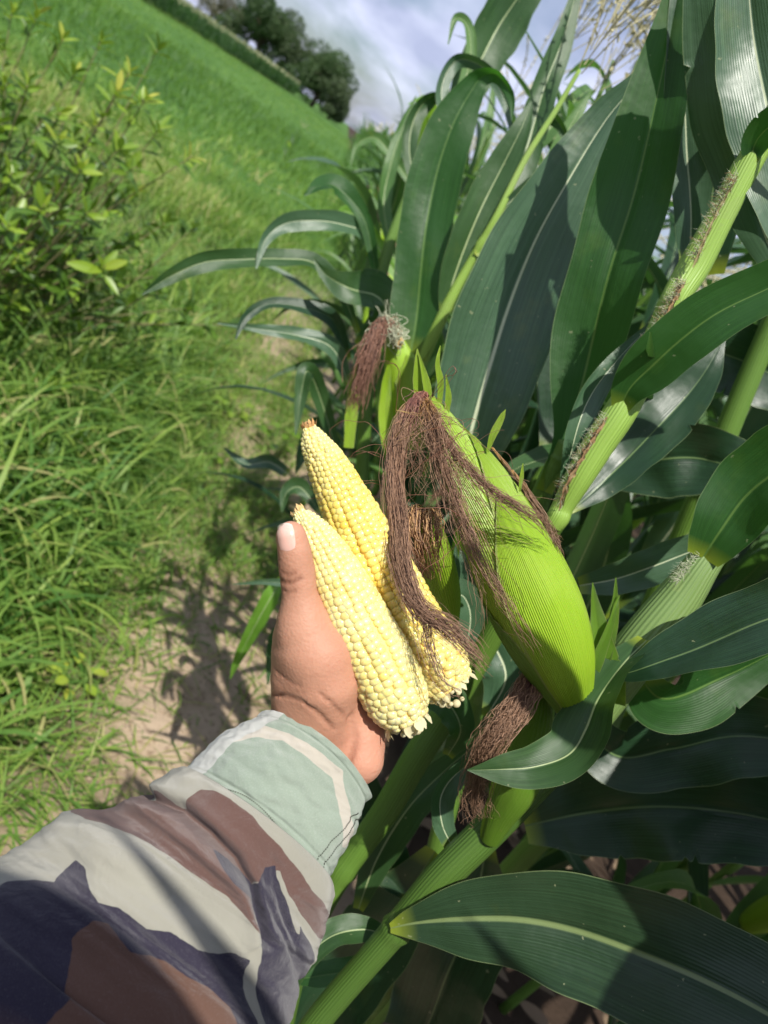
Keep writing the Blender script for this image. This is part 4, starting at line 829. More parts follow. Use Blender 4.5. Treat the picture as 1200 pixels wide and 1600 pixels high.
for c in [[(658, 640, .48, 14, 0), (655, 605, .478, 24, 10), (654, 575, .476, 20, 0), (652, 545, .475, 2, 0)], [(665, 640, .476, 10, 0), (668, 615, .474, 16, 20), (663, 585, .474, 12, 0), (654, 552, .474, 2, 0)],
          [(686, 640, .482, 8, 0), (688, 600, .48, 13, 20), (683, 570, .478, 10, 20), (688, 540, .478, 1.5, 0)], [(697, 650, .482, 10, 0), (700, 620, .48, 12, 20), (697, 585, .478, 1.5, 0)],
          [(762, 706, .475, 5, 0), (770, 680, .473, 14, 10), (782, 655, .472, 13, 10), (790, 640, .471, 1.5, 0)], [(812, 768, .475, 4, 0), (815, 745, .473, 8, 0), (817, 724, .472, 1.5, 0)]]:
    traced_leaf(c, ear, 'husk_inner', .4, .05, 5, n=20, m=4, seed=3, name='husk_blade')
SILK = []
g1 = [[P(655, 628, .474), P(634, 640, .468), P(618, 680, .46), P(610, 740, .436), P(614, 810, .405), P(622, 880, .383), P(648, 945, .369), P(685, 975, .360), P(725, 1010, .355), P(762, 1045, .36)],
      [P(660, 628, .474), P(640, 642, .468), P(628, 690, .46), P(620, 750, .436), P(626, 820, .402), P(634, 890, .381), P(655, 950, .368), P(690, 972, .36), P(728, 1000, .354), P(755, 1035, .362)]]
strands(g1, 270, .00019, .0020, .0060, .004, 60, 1, (.62, 1.0), crimp=.0004).out('silk', MAT['silk'], ear)
g2 = [[P(655, 628, .474), P(634, 640, .468), P(618, 690, .46), P(616, 800, .41), P(632, 900, .378), P(662, 960, .368), P(668, 1010, .362), P(692, 1065, .358), P(728, 1090, .356)]]
strands(g2, 46, .00026, .0012, .005, .005, 50, 2, (.6, 1)).out('silk', MAT['silk'], ear)
g3 = [[P(664, 628, .474), P(672, 660, .462), P(690, 720, .446), P(715, 790, .432), P(745, 860, .425), P(775, 920, .424), P(815, 980, .43), P(850, 1035, .44)],
      [P(664, 628, .474), P(668, 670, .464), P(684, 740, .448), P(712, 810, .436), P(740, 880, .43), P(752, 950, .43), P(752, 1000, .44)],
      [P(666, 626, .474), P(676, 665, .462), P(698, 730, .445), P(725, 810, .432), P(752, 880, .426), P(800, 950, .426), P(845, 1020, .436)]]
strands(g3, 95, .00018, .0012, .0055, .006, 56, 3, (.55, 1)).out('silk', MAT['silk'], ear)
g4 = [[P(668, 626, .472), P(690, 670, .455), P(725, 725, .444), P(765, 765, .44), (P(815, 795, .438)), P(850, 822, .446), P(872, 850, .46)],
      [P(668, 626, .472), P(684, 660, .458), P(712, 710, .446), P(760, 758, .44), P(800, 790, .438), P(845, 815, .446), P(866, 836, .46)]]
strands(g4, 55, .00021, .001, .005, .006, 50, 4, (.6, 1)).out('silk', MAT['silk'], ear)
g5 = [[P(662, 630, .473), P(672, 680, .458), P(690, 740, .45), P(700, 800, .445)], [P(668, 628, .47), P(700, 690, .45), P(730, 760, .435), P(780, 810, .432), P(850, 830, .446)], [P(655, 630, .474), P(640, 680, .46), P(655, 740, .45), P(670, 790, .445)]]
strands(g5, 110, .00017, .003, .020, .02, 50, 5, (.4, 1)).out('silk', MAT['silk'], ear)
strands([[P(800, 735, .48), P(840, 790, .482), P(865, 840, .478), P(880, 880, .478)], [P(770, 700, .485), P(815, 760, .485), P(860, 830, .48), P(872, 850, .478)]], 40, .00026, .0008, .003, .003, 34, 8, (.7, 1)).out('silk', MAT['silk'], ear)
# tuft of silk at the end: crown of reddish stubs
strands([[P(662, 642, .479), P(655, 622, .474), P(640, 632, .468), P(630, 660, .463)], [P(668, 642, .478), P(664, 618, .474), P(650, 628, .468), P(640, 680, .463)]], 130, .0003, .002, .0035, .002, 20, 6, (.6, 1)).out('silk', MAT['silk_pale'], ear)
# loose pale hairs curling off the bundle
r9 = np.random.default_rng(9)
hg = []
for i in range(16):
    y = r9.uniform(640, 800); s = P(618-(y-640)*.05, y, .455); a = r9.normal(0, .02, 3)
    hg.append([s, s+a+[-.006, 0, .004], s+a*1.5+[-.012, 0, -.01], s+a*.8+[-.006, 0, -.022]])
for i in range(8):
    y = r9.uniform(720, 860); s = P(700+(y-720)*.4, y, .44); a = r9.normal(0, .02, 3); hg.append([s, s+a+[.004, 0, -.01], s+a*1.4+[.0, 0, -.03], s+a+[.01, 0, -.045]])
strands(hg, 30, .00018, .0005, .003, .006, 26, 11, (.7, 1)).out('silk', MAT['silk_pale'], ear)

# second, lower ear of plant A (its silk hangs below the big ear)
C2, R2 = ear_axis([(765, 1310, .575, 14), (780, 1275, .568, 22), (805, 1225, .557, 34), (818, 1165, .55, 40), (835, 1100, .54, 32), (845, 1060, .53, 16), (846, 1040, .525, 8)], 40)
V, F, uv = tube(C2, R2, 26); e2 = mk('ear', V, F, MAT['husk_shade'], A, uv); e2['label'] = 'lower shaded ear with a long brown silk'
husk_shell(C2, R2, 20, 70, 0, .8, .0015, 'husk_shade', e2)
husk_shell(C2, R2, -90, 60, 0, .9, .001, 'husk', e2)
for c in [[(848, 1050, .52, 6, 0), (846, 1030, .518, 9, 0), (842, 1012, .516, 1.5, 0)], [(856, 1050, .52, 6, 0), (858, 1030, .518, 8, 0), (864, 1014, .516, 1.5, 0)]]: traced_leaf(c, e2, 'husk', .4, .05, n=12, m=3, name='husk_blade')
g6 = [[P(838, 1045, .515), P(822, 1062, .508), P(800, 1100, .498), P(775, 1140, .492), P(752, 1175, .497), P(742, 1215, .512), P(738, 1250, .52), P(742, 1285, .53)],
      [P(850, 1045, .515), P(835, 1075, .505), P(810, 1115, .497), P(782, 1150, .492), P(756, 1190, .497), P(744, 1225, .512), P(744, 1255, .52), P(752, 1280, .53)]]
strands(g6, 300, .00025, .0025, .0085, .008, 56, 12, (.55, 1), crimp=.0009, freq=110).out('silk', MAT['silk'], e2)
strands([[P(846, 1062, .512), P(840, 1042, .511), P(826, 1052, .507), P(808, 1085, .503)], [P(852, 1070, .508), P(852, 1045, .511), P(838, 1060, .505), P(820, 1100, .5)]], 110, .0004, .0025, .004, .001, 16, 13, (.5, 1)).out('silk', MAT['silk_pale'], e2)

# half hidden little ear behind the silk, on plant B
C3, R3 = ear_axis([(702, 985, .58, 14), (696, 930, .55, 24), (684, 880, .51, 27), (673, 845, .487, 26), (665, 818, .476, 20), (661, 800, .472, 10)], 36)
V, F, uv = tube(C3, R3, 24); e3 = mk('ear', V, F, MAT['husk'], B, uv); e3['label'] = 'small ear with drying reddish silk half hidden behind the hanging silk'
tp = P(661, 800, .556)
g7 = []
for a in (-22, -8, 8, 24): g7.append([P(661+a*.2, 797, .471), P(661+a*.9, 802, .463), P(660+a, 832, .458), P(665+a*.8, 865, .463), P(678+a*.4, 905, .478)])
strands(g7, 130, .00035, .002, .006, .003, 26, 14, (.5, 1)).out('silk', silk_material('golden young silk', (.55, .36, .10), (.42, .25, .11), (.20, .10, .06)), e3)
strands([g7[0], g7[1]], 36, .0003, .003, .008, .005, 26, 15, (.7, 1)).out('silk', MAT['silk'], e3)
traced_leaf([(690, 960, .585, 24, 0), (710, 900, .58, 20, 20), (712, 850, .575, 2, 0)], B, 'leaf_sheen', .3, .05, seed=50, n=20)
traced_leaf([(730, 1010, .66, 20, 0), (735, 960, .655, 56, 0), (722, 930, .65, 54, 20), (700, 940, .645, 40, 40), (692, 985, .64, 3, 0)], B, 'leaf_sheen', .4, .06, seed=51, n=30)

# the ear of the plant behind (E_), half dry silk flopping left
C4, R4 = ear_axis([(640, 700, .92, 22), (640, 640, .91, 32), (632, 590, .90, 30), (622, 555, .89, 22), (612, 520, .885, 11)], 36)
V, F, uv = tube(C4, R4, 24); e4 = mk('ear', V, F, MAT['husk'], E_, uv); e4['label'] = 'yellow-green ear with silk flopping to the left'
husk_shell(C4, R4, 30, 60, 0, .75, .002, 'husk_inner', e4)
traced_leaf([(608, 720, .9, 16, 0), (602, 660, .89, 26, 0), (604, 600, .885, 18, 0), (610, 560, .88, 3, 0)], e4, 'husk', .4, .05, n=20, name='husk_blade')
traced_leaf([(545, 700, .93, 20, 0), (552, 620, .93, 26, 0), (572, 560, .92, 20, 0), (596, 530, .9, 3, 0)], e4, 'husk_inner', .4, .05, n=20, name='husk_blade')
g8 = [[P(622, 540, .86), P(612, 512, .86), P(595, 512, .85), P(582, 545, .845), P(568, 590, .85), P(556, 645, .86)], [P(626, 535, .86), P(608, 508, .86), P(590, 520, .85), P(575, 555, .845), P(560, 600, .85), P(548, 640, .86)]]
strands(g8, 330, .0005, .003, .012, .008, 36, 16, (.6, 1)).out('silk', silk_material('silk behind', (.55, .40, .14), (.24, .12, .075), (.15, .075, .055)), e4)
strands(g8, 60, .0005, .006, .02, .02, 36, 17, (.15, .5)).out('silk', MAT['hair'], e4)

MEMB = plain('dry membrane', (.46, .42, .22), .7, (.30, .22, .10), 150, trans=(.5, .45, .2), tf=.3)
# ---- brown hairy margins on the sheaths of plant B
def fringe(line, n, ln, seed, parent, mat, r0=.0003, d_=None):
    r = np.random.default_rng(seed); L_ = catmull(np.array([P(*p) for p in line]), 80); A_ = Acc()
    for i in range(n):
        p = L_[r.integers(0, 80)]+r.normal(0, .0012, 3); d = nrm(r.normal(size=3)+(d_ if d_ is not None else -RR*1.2+UU*.4)); l = ln*r.uniform(.4, 1.3)
        C = np.array([p, p+d*l*.5+r.normal(0, .0006, 3), p+d*l+r.normal(0, .0012, 3)]); V, F, uv = tube(C, r0*np.array([1, .8, .3]), 3, cap=False); A_.add(V, F, uv, tone=.5)
    return A_.out('fringe', mat, parent)
Lm = [(876, 790, .583), (885, 755, .572), (905, 718, .565), (928, 680, .560), (946, 652, .558)]
Lm2 = [(1012, 540, .563), (1035, 500, .556), (1055, 462, .552), (1068, 440, .55)]
Lm3 = [(1085, 410, .55), (1105, 360, .545), (1130, 310, .54), (1150, 275, .53)]
for q, L0 in enumerate((Lm, Lm2, Lm3)):
    for m_ in range(3):
        traced_leaf([(u-3*m_+3, v+4*m_, d-.001*m_, (3 if k_ in (0, len(L0)-1) else (10, 7, 5)[m_]*(1, .9, .5)[q]), 25*m_-20) for k_, (u, v, d) in enumerate(L0)], B, MAT['fringe'] if (q < 2 and m_ != 1) else MEMB, .6, .9, 30+9*m_, n=90, m=5, seed=90+q*3+m_, name='dry_membrane')
    fringe(L0, 260, .0065, 1+q, B, MAT['hair'], .00016)
    fringe(L0, 120, .0065, 11+q, B, MAT['fringe'], .0002)
fringe([(1075, 880, .53), (1060, 905, .53), (1090, 868, .528)], 120, .006, 5, A, MAT['hair'], .00018)
# blades filling the dark space between the sleeve and the near stalks
for q, c in enumerate([[(612, 1465, .63, 14, 0), (570, 1452, .62, 44, 15), (520, 1462, .61, 56, 25), (475, 1500, .60, 44, 10), (440, 1570, .6, 20, 0)],
        [(600, 1480, .66, 20, 0), (560, 1510, .66, 40, 10), (500, 1525, .66, 40, 30), (440, 1530, .66, 10, 0)],
        [(650, 1400, .80, 30, 0), (600, 1340, .80, 90, 10), (560, 1260, .80, 110, 0), (560, 1180, .8, 60, 0), (580, 1100, .8, 4, 0)],
        [(700, 1180, .68, 20, 0), (720, 1140, .66, 50, 10), (700, 1100, .65, 70, 20), (660, 1090, .64, 50, 30), (620, 1110, .64, 4, 0)],
        [(680, 1330, .78, 40, 0), (620, 1420, .80, 130, 0), (560, 1500, .82, 150, 5), (500, 1580, .84, 150, 0), (440, 1680, .86, 80, 0)],
        [(760, 1320, .82, 40, 0), (740, 1420, .84, 150, 0), (700, 1520, .86, 170, 5), (660, 1620, .88, 150, 0)],
        [(560, 1420, .78, 20, 0), (590, 1340, .77, 60, 10), (640, 1260, .76, 70, 0), (700, 1200, .76, 50, 0), (760, 1150, .76, 3, 0)],
        [(760, 1120, .70, 20, 0), (790, 1060, .70, 90, 0), (770, 1000, .70, 100, 10), (740, 930, .70, 80, 0), (720, 860, .70, 4, 0)]]):
    traced_leaf(c, B, ['leaf', 'leaf_back', 'leaf_shade', 'leaf', 'leaf_shade', 'leaf_shade', 'leaf', 'leaf_sheen'][q], .3, .1, 7, seed=110+q)
make_clods()
# added, mostly unseen plants of the row, to shade the foot of the near plants
for q, (x, y, az, H, lab) in enumerate(((.52, -.16, .15, 1.72, 'unseen corn plant added at the right hand of the person for shade'), (.66, .10, -.5, 1.70, 'unseen corn plant added just right of the near plants for shade'), (.98, .42, .3, 1.7, 'dark corn plant low in the bottom right corner'), (1.0, .95, 1.0, 1.6, 'corn plant in deep shade behind the bottom right blade'), (1.25, .25, .8, 1.7, 'corn plant inside the field beyond the bottom right corner'), (.85, -.35, .5, 1.7, 'unseen corn plant added behind the right shoulder of the person for shade'))):
    o = make_plant(300+q, H=H, off=(x, y, 0), az=az, nl=15, ear=False, mats=('leaf_shade', 'leaf')); 
    if q in (0, 5, 1):  # extra broad blades added out of view to shade the lower right
        for m_ in range(9):
            b = np.array([-.145+.075*m_, .05-.02*m_, 1.26+.03*(m_ % 3)]); b = b+np.array([0, 0 if q != 1 else .05, 0]); V, F, uv = corn_leaf_world(b, 1.45+.12*((m_*2) % 5-2), .62, .125, .95, 1.7, 700+q*10+m_)
            a_, b_, z_ = proj(V+np.array([x, y, 0]))
            if not ((z_ > .02) & (z_ < .85) & (a_ > -60) & (a_ < 1215) & (b_ > -60) & (b_ < 1620)).any(): mk('leaf', V, F, MAT['leaf_shade'], o, uv)
    o.location = (x, y, 0); o['label'] = lab; del o['group']
for q, (x, y, az, lab) in enumerate(((.70, .98, .9, 'corn plant filling the dark gap behind the big ear'), (.66, 1.28, 2.2, 'corn plant behind the ear, between the near stalks and the edge row'), (.95, 1.3, .2, 'shaded corn plant behind the two near stalks'), (1.15, .62, 1.6, 'shaded corn plant behind the right-hand blades'), (1.0, 1.75, 1.2, 'corn plant standing between the first two rows'), (.62, 1.62, 2.8, 'first free standing corn plant of the edge row behind the half dry ear'))):
    o = make_plant(320+q, H=1.72, az=az, nl=14, mats=('leaf_shade', 'leaf', 'leaf_sheen')); o.location = (x, y, 0); o['label'] = lab; del o['group']
# dry leaf litter under the maize
L_ = Acc(); r_ = np.random.default_rng(77)
for i in range(420):
    y = r_.uniform(.3, 3); x = r_.uniform(.5, 2.2); d = nrm(np.array([r_.normal(), r_.normal(), .05])); V, F, uv = leaflet(np.array([x, y, .012+r_.uniform(0, .03)]), d, np.array([0, 0, 1.])+r_.normal(0, .35, 3), r_.uniform(.05, .16), r_.uniform(.012, .035), 6); L_.add(V, F, uv)
tag(L_.out('leaf_litter', plain('dry litter', (.12, .08, .045), .85, (.24, .17, .11), 8)), 'dry brown leaf litter under the maize plants', 'litter', kind='stuff')

# ---------------------------------------------------------------- bare cobs
def cob_material(name, deep, mid, pale):
    k = NM(name); t = k.attr('tone'); e = k.attr('along')
    n = k.noise(k.obj(), 40, 3)
    c = k.ramp(k.math('ADD', k.math('MULTIPLY', t, .55), k.math('MULTIPLY', n, .5)), [(.2, deep), (.5, mid), (.85, pale)])
    ends = k.math('ADD', k.math('SUBTRACT', 1.0, k.math('MULTIPLY', e, 3.6), clamp=True), k.math('MULTIPLY', k.math('SUBTRACT', e, .78), 4.0, clamp=True), clamp=True)
    c = k.mix(k.math('MULTIPLY', ends, .6), c, (.82, .71, .36))
    k.set(Base_Color=c, Roughness=.33, Specular_IOR_Level=.5, Subsurface_Weight=.45, Subsurface_Radius=(1.0, .55, .15), Subsurface_Scale=.0035, Coat_Weight=.12, Coat_Roughness=.25)
    k.set(Normal=k.bump(k.noise(k.obj(), 380, 2), .0002, .4)); return k.m
_ico = None
def ico2():
    global _ico
    if _ico is None:
        import bmesh
        bm = bmesh.new(); bmesh.ops.create_icosphere(bm, subdivisions=2, radius=1.0)
        bm.verts.ensure_lookup_table(); _ico = (np.array([v.co[:] for v in bm.verts]), np.array([[v.index for v in f.verts] for f in bm.faces])); bm.free()
    return _ico
def make_cob(pts, label, seed, mat, rows=16, loc=None, gap=None, roll=0.0, tipcol=True):
    r = np.random.default_rng(seed); C, R_ = ear_axis(pts, 240); T = tangents(C)
    root = thing('corn_cob', label, 'corn cob', C[120], None)
    toc = nrm(CAM-C); N0 = nrm(toc-(toc*T).sum(-1, keepdims=True)*T); S0 = np.cross(T, N0)
    L_ = np.concatenate([[0], np.cumsum(np.linalg.norm(np.diff(C, axis=0), axis=1))]); Lt = L_[-1]
    V, F, uv = tube(C, R_*.86, 30); core = mk('core', V, F, plain('cob core %d' % seed, (.85, .60, .12), .6, (.88, .68, .25), 60), root, uv)
    iv, if_ = ico2(); A_ = Acc()
    for j in range(rows):
        th0 = 2*pi*j/rows+roll+r.normal(0, .03); s = r.uniform(0, .005); ph = r.uniform(0, 6.28)
        while s < Lt-.0005:
            f = s/Lt; Rl = np.interp(s, L_, R_); wz = 2*pi*Rl/rows
            kl = np.clip(wz*.88, .0024, .0038)*r.uniform(.92, 1.08)
            th = th0+.05*sin(s*80+ph)+(.28*r.normal()*(.12 if f < .8 and f > .12 else .45))*.5
            c = np.array([np.interp(s, L_, C[:, q]) for q in range(3)]); i = min(239, int(f*239)); n0, s0, tt = N0[i], S0[i], T[i]
            rad = n0*cos(th)+s0*sin(th); tan = -n0*sin(th)+s0*cos(th)
            dr = np.gradient(R_, L_)[i]; tt2 = nrm(tt+rad*dr); rad2 = nrm(rad-tt*dr)
            inside = gap is not None and abs(((th-gap[0]+pi) % (2*pi))-pi) < gap[1] and gap[2] < f < gap[3]  # silk shadow on the cob put in as a sunken, deeper-toned strip
            a, b, h = wz*.65*r.uniform(.94, 1.06), kl*.74, max(.0020, wz*.50)*r.uniform(.85, 1.12)*(.45 if inside else 1)
            q = np.sign(iv)*np.abs(iv)**.93
            P0 = c+rad*(Rl-h*.93-(.0015 if inside else 0)+r.normal(0, .00016))
            q2 = P0+tan*(q[:, 0:1]*a)+tt2*(q[:, 1:2]*b)+rad2*(q[:, 2:3]*h)
            A_.add(q2, if_, tone=np.clip(r.normal(.5, .11), 0, 1)*(.35 if inside else 1), along=f); s += kl*1.02
    k_ = A_.out('kernels', mat, root)
    # torn whitish chaff round the stem end and the dry tip
    B_ = Acc(); e = C[-1]
    for i in range(46):
        th = r.uniform(0, 6.28); rad = N0[-1]*cos(th)+S0[-1]*sin(th); p = C[-6]+rad*R_[-6]*r.uniform(.35, .92); d = nrm(T[-1]*r.uniform(.5, 1)+rad*r.uniform(0, .7)); V, F, uv = leaflet(p, d, rad, r.uniform(.003, .008), r.uniform(.003, .006), 4); B_.add(V, F, uv)
    for i in range(30):
        a_ = nrm(r.normal(size=3)); p = C[-1]+a_*R_[-1]*.7; B_.add(iv*r.uniform(.001, .0024)+p, if_)
    B_.out('chaff', plain('chaff', (.80, .74, .50), .7, (.66, .60, .34), 300, trans=(.8, .75, .4), tf=.3), root)
    T_ = Acc(); 
    for i in range(26):
        a_ = nrm(r.normal(size=3)); T_.add(iv*r.uniform(.0009, .002)+C[0]+a_*R_[0]*.55, if_)
    for i in range(18):
        th = r.uniform(0, 6.28); rad = N0[3]*cos(th)+S0[3]*sin(th); p = C[4]+rad*R_[4]*.8; V, F, uv = leaflet(p, nrm(-T[0]+rad*r.uniform(0, .8)), rad, r.uniform(.002, .005), .002, 4); T_.add(V, F, uv)
    T_.out('dry_tip', plain('dry tip %d' % seed, (.40, .17, .05) if tipcol else (.55, .40, .18), .8, (.62, .42, .18), 200), root)
    return root
COB1 = make_cob([(466, 800, .386, 11), (482, 822, .385, 24), (500, 853, .385, 35), (530, 912, .385, 46), (563, 980, .385, 53), (595, 1040, .386, 55), (622, 1095, .387, 51), (636, 1124, .388, 35)],
  'paler bare cob lying in front in the hand, its tip beside the thumbnail', 3, cob_material('pale kernels', (.80, .57, .12), (.83, .68, .26), (.85, .74, .38)), 22, tipcol=False)
COB2 = make_cob([(483, 667, .404, 9), (491, 688, .404, 22), (507, 718, .404, 31), (533, 772, .405, 40), (566, 838, .406, 48), (604, 910, .408, 53), (642, 982, .41, 57), (680, 1042, .411, 56), (701, 1072, .411, 42)],
  'longer, yellower bare cob behind the pale one, under the hanging silk, brown at the tip', 4, cob_material('yellow kernels', (.78, .49, .05), (.81, .61, .15), (.83, .70, .32)), 22, gap=(.42, .2, .55, .93), roll=.1)

# ---------------------------------------------------------------- the person
PR = thing('person', 'person in a faded camouflage jacket whose left hand holds two bare corn cobs', 'person', (-.1, -.32, 0))
def J(u, v, d, r): return (P(u, v, d), r*pxm(d))
def sdf_chain(X, ch):
    o = np.full(len(X), 1e9)
    for (a, ra), (b, rb) in zip(ch[:-1], ch[1:]):
        ab = b-a; t = np.clip(((X-a)@ab)/(ab@ab), 0, 1); o = np.minimum(o, np.linalg.norm(X-a-t[:, None]*ab, axis=1)-(ra+(rb-ra)*t))
    return o
def smin(a, b, k): h = np.clip(.5+.5*(b-a)/k, 0, 1); return b*(1-h)+a*h-k*h*(1-h)
def nets(fn, lo, hi, h):
    """naive surface nets on a numpy grid"""
    n = np.ceil((np.array(hi)-lo)/h).astype(int)+1; ax = [lo[i]+h*np.arange(n[i]) for i in range(3)]
    G = np.empty(n, np.float32)
    for i in range(n[0]):
        Y, Z = np.meshgrid(ax[1], ax[2], indexing='ij'); G[i] = fn(np.stack([np.full(Y.size, ax[0][i]), Y.ravel(), Z.ravel()], -1)).reshape(Y.shape)
    s = G < 0; cor = [(i, j, k) for i in (0, 1) for j in (0, 1) for k in (0, 1)]
    cnt = sum(s[i:n[0]-1+i, j:n[1]-1+j, k:n[2]-1+k].astype(int) for i, j, k in cor); act = (cnt > 0) & (cnt < 8)
    idx = -np.ones(act.shape, int); c = np.argwhere(act); idx[act] = np.arange(len(c))
    acc = np.zeros((len(c), 3)); w_ = np.zeros(len(c))
    for a in cor:
        for d in range(3):
            if a[d]: continue
            b = list(a); b[d] = 1; ga = G[c[:, 0]+a[0], c[:, 1]+a[1], c[:, 2]+a[2]]; gb = G[c[:, 0]+b[0], c[:, 1]+b[1], c[:, 2]+b[2]]
            m = (ga < 0) != (gb < 0); t = np.where(m, ga/np.where(m, ga-gb, 1), 0); p = np.tile(np.array(a, float), (len(c), 1)); p[:, d] += t
            acc[m] += p[m]; w_[m] += 1
    V = (c+acc/w_[:, None])*h+lo; Fs = []
    for d in range(3):
        e1, e2 = (d+1) % 3, (d+2) % 3; sl0 = [slice(0, n[0]-1), slice(0, n[1]-1), slice(0, n[2]-1)]
        A0 = s[tuple(slice(0, n[q]-1) for q in range(3))]; sh = [slice(0, n[q]-1) for q in range(3)]; sh[d] = slice(1, n[d]); A1 = s[tuple(sh)]
        e = np.argwhere(A0 != A1); e = e[(e[:, e1] > 0) & (e[:, e2] > 0)]
        def g(o1, o2): q = e.copy(); q[:, e1] -= o1; q[:, e2] -= o2; return idx[q[:, 0], q[:, 1], q[:, 2]]
        f = np.stack([g(1, 1), g(0, 1), g(0, 0), g(1, 0)], -1); fl = A0[e[:, 0], e[:, 1], e[:, 2]]; f[~fl] = f[~fl][:, ::-1]; f = f[(f >= 0).all(1)]; Fs.append(f)
    return V, np.vstack(Fs)
thumb = [J(455, 838, .369, 24), J(460, 862, .370, 26.5), J(464, 890, .372, 28.5), J(468, 925, .373, 27.5), J(473, 962, .376, 33), J(484, 1005, .379, 46)]
thenar = [J(478, 985, .378, 38), J(500, 1030, .380, 57), J(505, 1062, .383, 59), J(500, 1105, .391, 50)]
radial = [J(455, 1000, .388, 24), J(458, 1060, .388, 34), J(470, 1110, .396, 44)]
heel = [J(540, 1120, .398, 40), J(562, 1150, .398, 40), J(560, 1185, .396, 40), J(535, 1200, .399, 40)]
wrist = [J(500, 1100, .395, 54), J(495, 1135, .397, 50), J(482, 1170, .396, 50), J(430, 1240, .390, 52), J(360, 1310, .370, 74), J(260, 1420, .360, 84), J(120, 1600, .34, 92)]
palm = [[J(510, 1070, .405, 40), J(542, 965, .430, 34), J(555, 890, .444, 25)], [J(530, 1080, .408, 42), J(576, 985, .440, 36), J(590, 905, .452, 26)], [J(555, 1100, .412, 42), J(602, 1010, .443, 36), J(620, 935, .452, 25)], [J(570, 1130, .410, 40), J(622, 1040, .440, 33), J(646, 975, .448, 23)]]
fing = [[J(555, 890, .444, 23), J(538, 830, .462, 21), J(520, 785, .450, 18), J(512, 758, .438, 15)],
        [J(590, 905, .452, 24), J(570, 850, .475, 20), J(556, 815, .464, 18), J(548, 792, .450, 15)],
        [J(620, 935, .452, 23), J(604, 890, .474, 20), J(592, 860, .464, 18), J(584, 838, .451, 15)],
        [J(646, 975, .448, 21), J(636, 930, .466, 17), J(626, 905, .458, 15), J(619, 888, .449, 13)]]
_raw = None
def hand_sdf(X, carve=True):
    d = sdf_chain(X, thumb); d = smin(d, sdf_chain(X, thenar), .012); d = smin(d, sdf_chain(X, radial), .012); d = smin(d, sdf_chain(X, wrist), .012)
    d = smin(d, sdf_chain(X, heel), .007)
    pm = np.full(len(X), 1e9)
    for c in palm: pm = smin(pm, sdf_chain(X, c), .010)
    d = smin(d, pm, .008)
    for c in fing: d = smin(d, sdf_chain(X, c), .0025)
    if carve:
        for ln, r_, k_ in GROOVES: d = -smin(-d, sdf_chain(X, [(p, r_) for p in ln]), k_)
    return d
def trace(u, v, off=0.0, d0=.30):
    d = FW+(u-600)/FPX*RR-(v-800)/FPX*UU; t = d0
    for _ in range(60):
        q = hand_sdf((CAM+t*d)[None], False)[0]-off
        if q < 1e-5 or t > .6: break
        t += q/np.linalg.norm(d)
    return CAM+t*d
GROOVES = []
for line, r_, k_ in [([(438, 905), (446, 910), (458, 909), (470, 903)], .0004, .0014), ([(440, 893), (450, 898), (462, 895)], .0003, .0012), ([(441, 921), (450, 925), (462, 922)], .0002, .001),
                 ([(424, 1086), (445, 1086), (470, 1094), (496, 1112), (520, 1136)], .0005, .002), ([(500, 1082), (520, 1100), (538, 1118)], .0003, .0016),
                 ([(548, 1122), (552, 1150), (548, 1172), (540, 1192)], .0010, .005), ([(430, 1045), (450, 1062), (470, 1072)], .0002, .0015), ([(500, 985), (530, 1000)], .0001, .0012)]:
    GROOVES.append(([trace(u, v, -.0002) for u, v in line], r_*1.5, k_*.8))
lo = np.min([c[0] for ch in [thumb, thenar, wrist, heel]+palm+fing for c in ch], 0)-.04; hi = np.max([c[0] for ch in [thumb, thenar, wrist, heel]+palm+fing for c in ch], 0)+.04
V1, F1 = nets(hand_sdf, lo, hi, .00135)
# head, neck, trunk, upper arms, legs: coarse, they stand behind the camera
hd = np.array([-.05, -.26, 1.57]); fwd_h = np.array([.3, .95, 0])/1.0
sh_l, el_l = np.array([-.20, -.14, 1.30]), np.array([.04, .095, 1.01]); wr = wrist[-1][0]
sh_r, el_r, wr_r = np.array([.09, -.42, 1.36]), np.array([.20, -.42, 1.08]), np.array([.17, -.30, .86])
BODY = [[(hd+[0, 0, .03], .095), (hd+np.array([.015, .045, -.05]), .066)], [(hd+[-.01, -.02, -.05], .058), (np.array([-.08, -.33, 1.36]), .062)], [(np.array([-.19, -.18, 1.32]), .075), (np.array([.04, -.40, 1.36]), .075)],
        [(np.array([-.10, -.34, 1.30]), .14), (np.array([-.10, -.35, 1.08]), .125), (np.array([-.10, -.35, .92]), .135)], [(sh_l, .06), (el_l, .045), (wr, .036)], [(sh_r, .06), (el_r, .045), (wr_r, .032)],
        [(np.array([-.19, -.34, .90]), .085), (np.array([-.20, -.33, .48]), .06), (np.array([-.21, -.36, .10]), .042), (np.array([-.20, -.24, .05]), .042)], [(np.array([-.01, -.36, .90]), .085), (np.array([.0, -.34, .48]), .06), (np.array([.0, -.36, .10]), .042), (np.array([.02, -.24, .05]), .042)],
        [(hd+np.array([.035, .105, -.01]), .013), (hd+np.array([.04, .115, -.03]), .016)]]
for q in range(4): a = wr_r+np.array([-.012, .01+.018*(q-1.5), -.02]); BODY.append([(wr_r, .026), (a+[0, .01, -.05], .012), (a+[-.01, .01, -.09], .0085), (a+[-.02, .005, -.12+.006*abs(q-1.5)], .0075)])
BODY.append([(wr_r+[0, .02, 0], .018), (wr_r+[-.02, .05, -.05], .010), (wr_r+[-.025, .055, -.08], .009)])
def body_sdf(X):
    d = np.full(len(X), 1e9)
    for c in BODY: d = smin(d, sdf_chain(X, c), .02)
    return d
V2, F2 = nets(body_sdf, np.array([-.42, -.60, -.02]), np.array([.34, .28, 1.78]), .011)
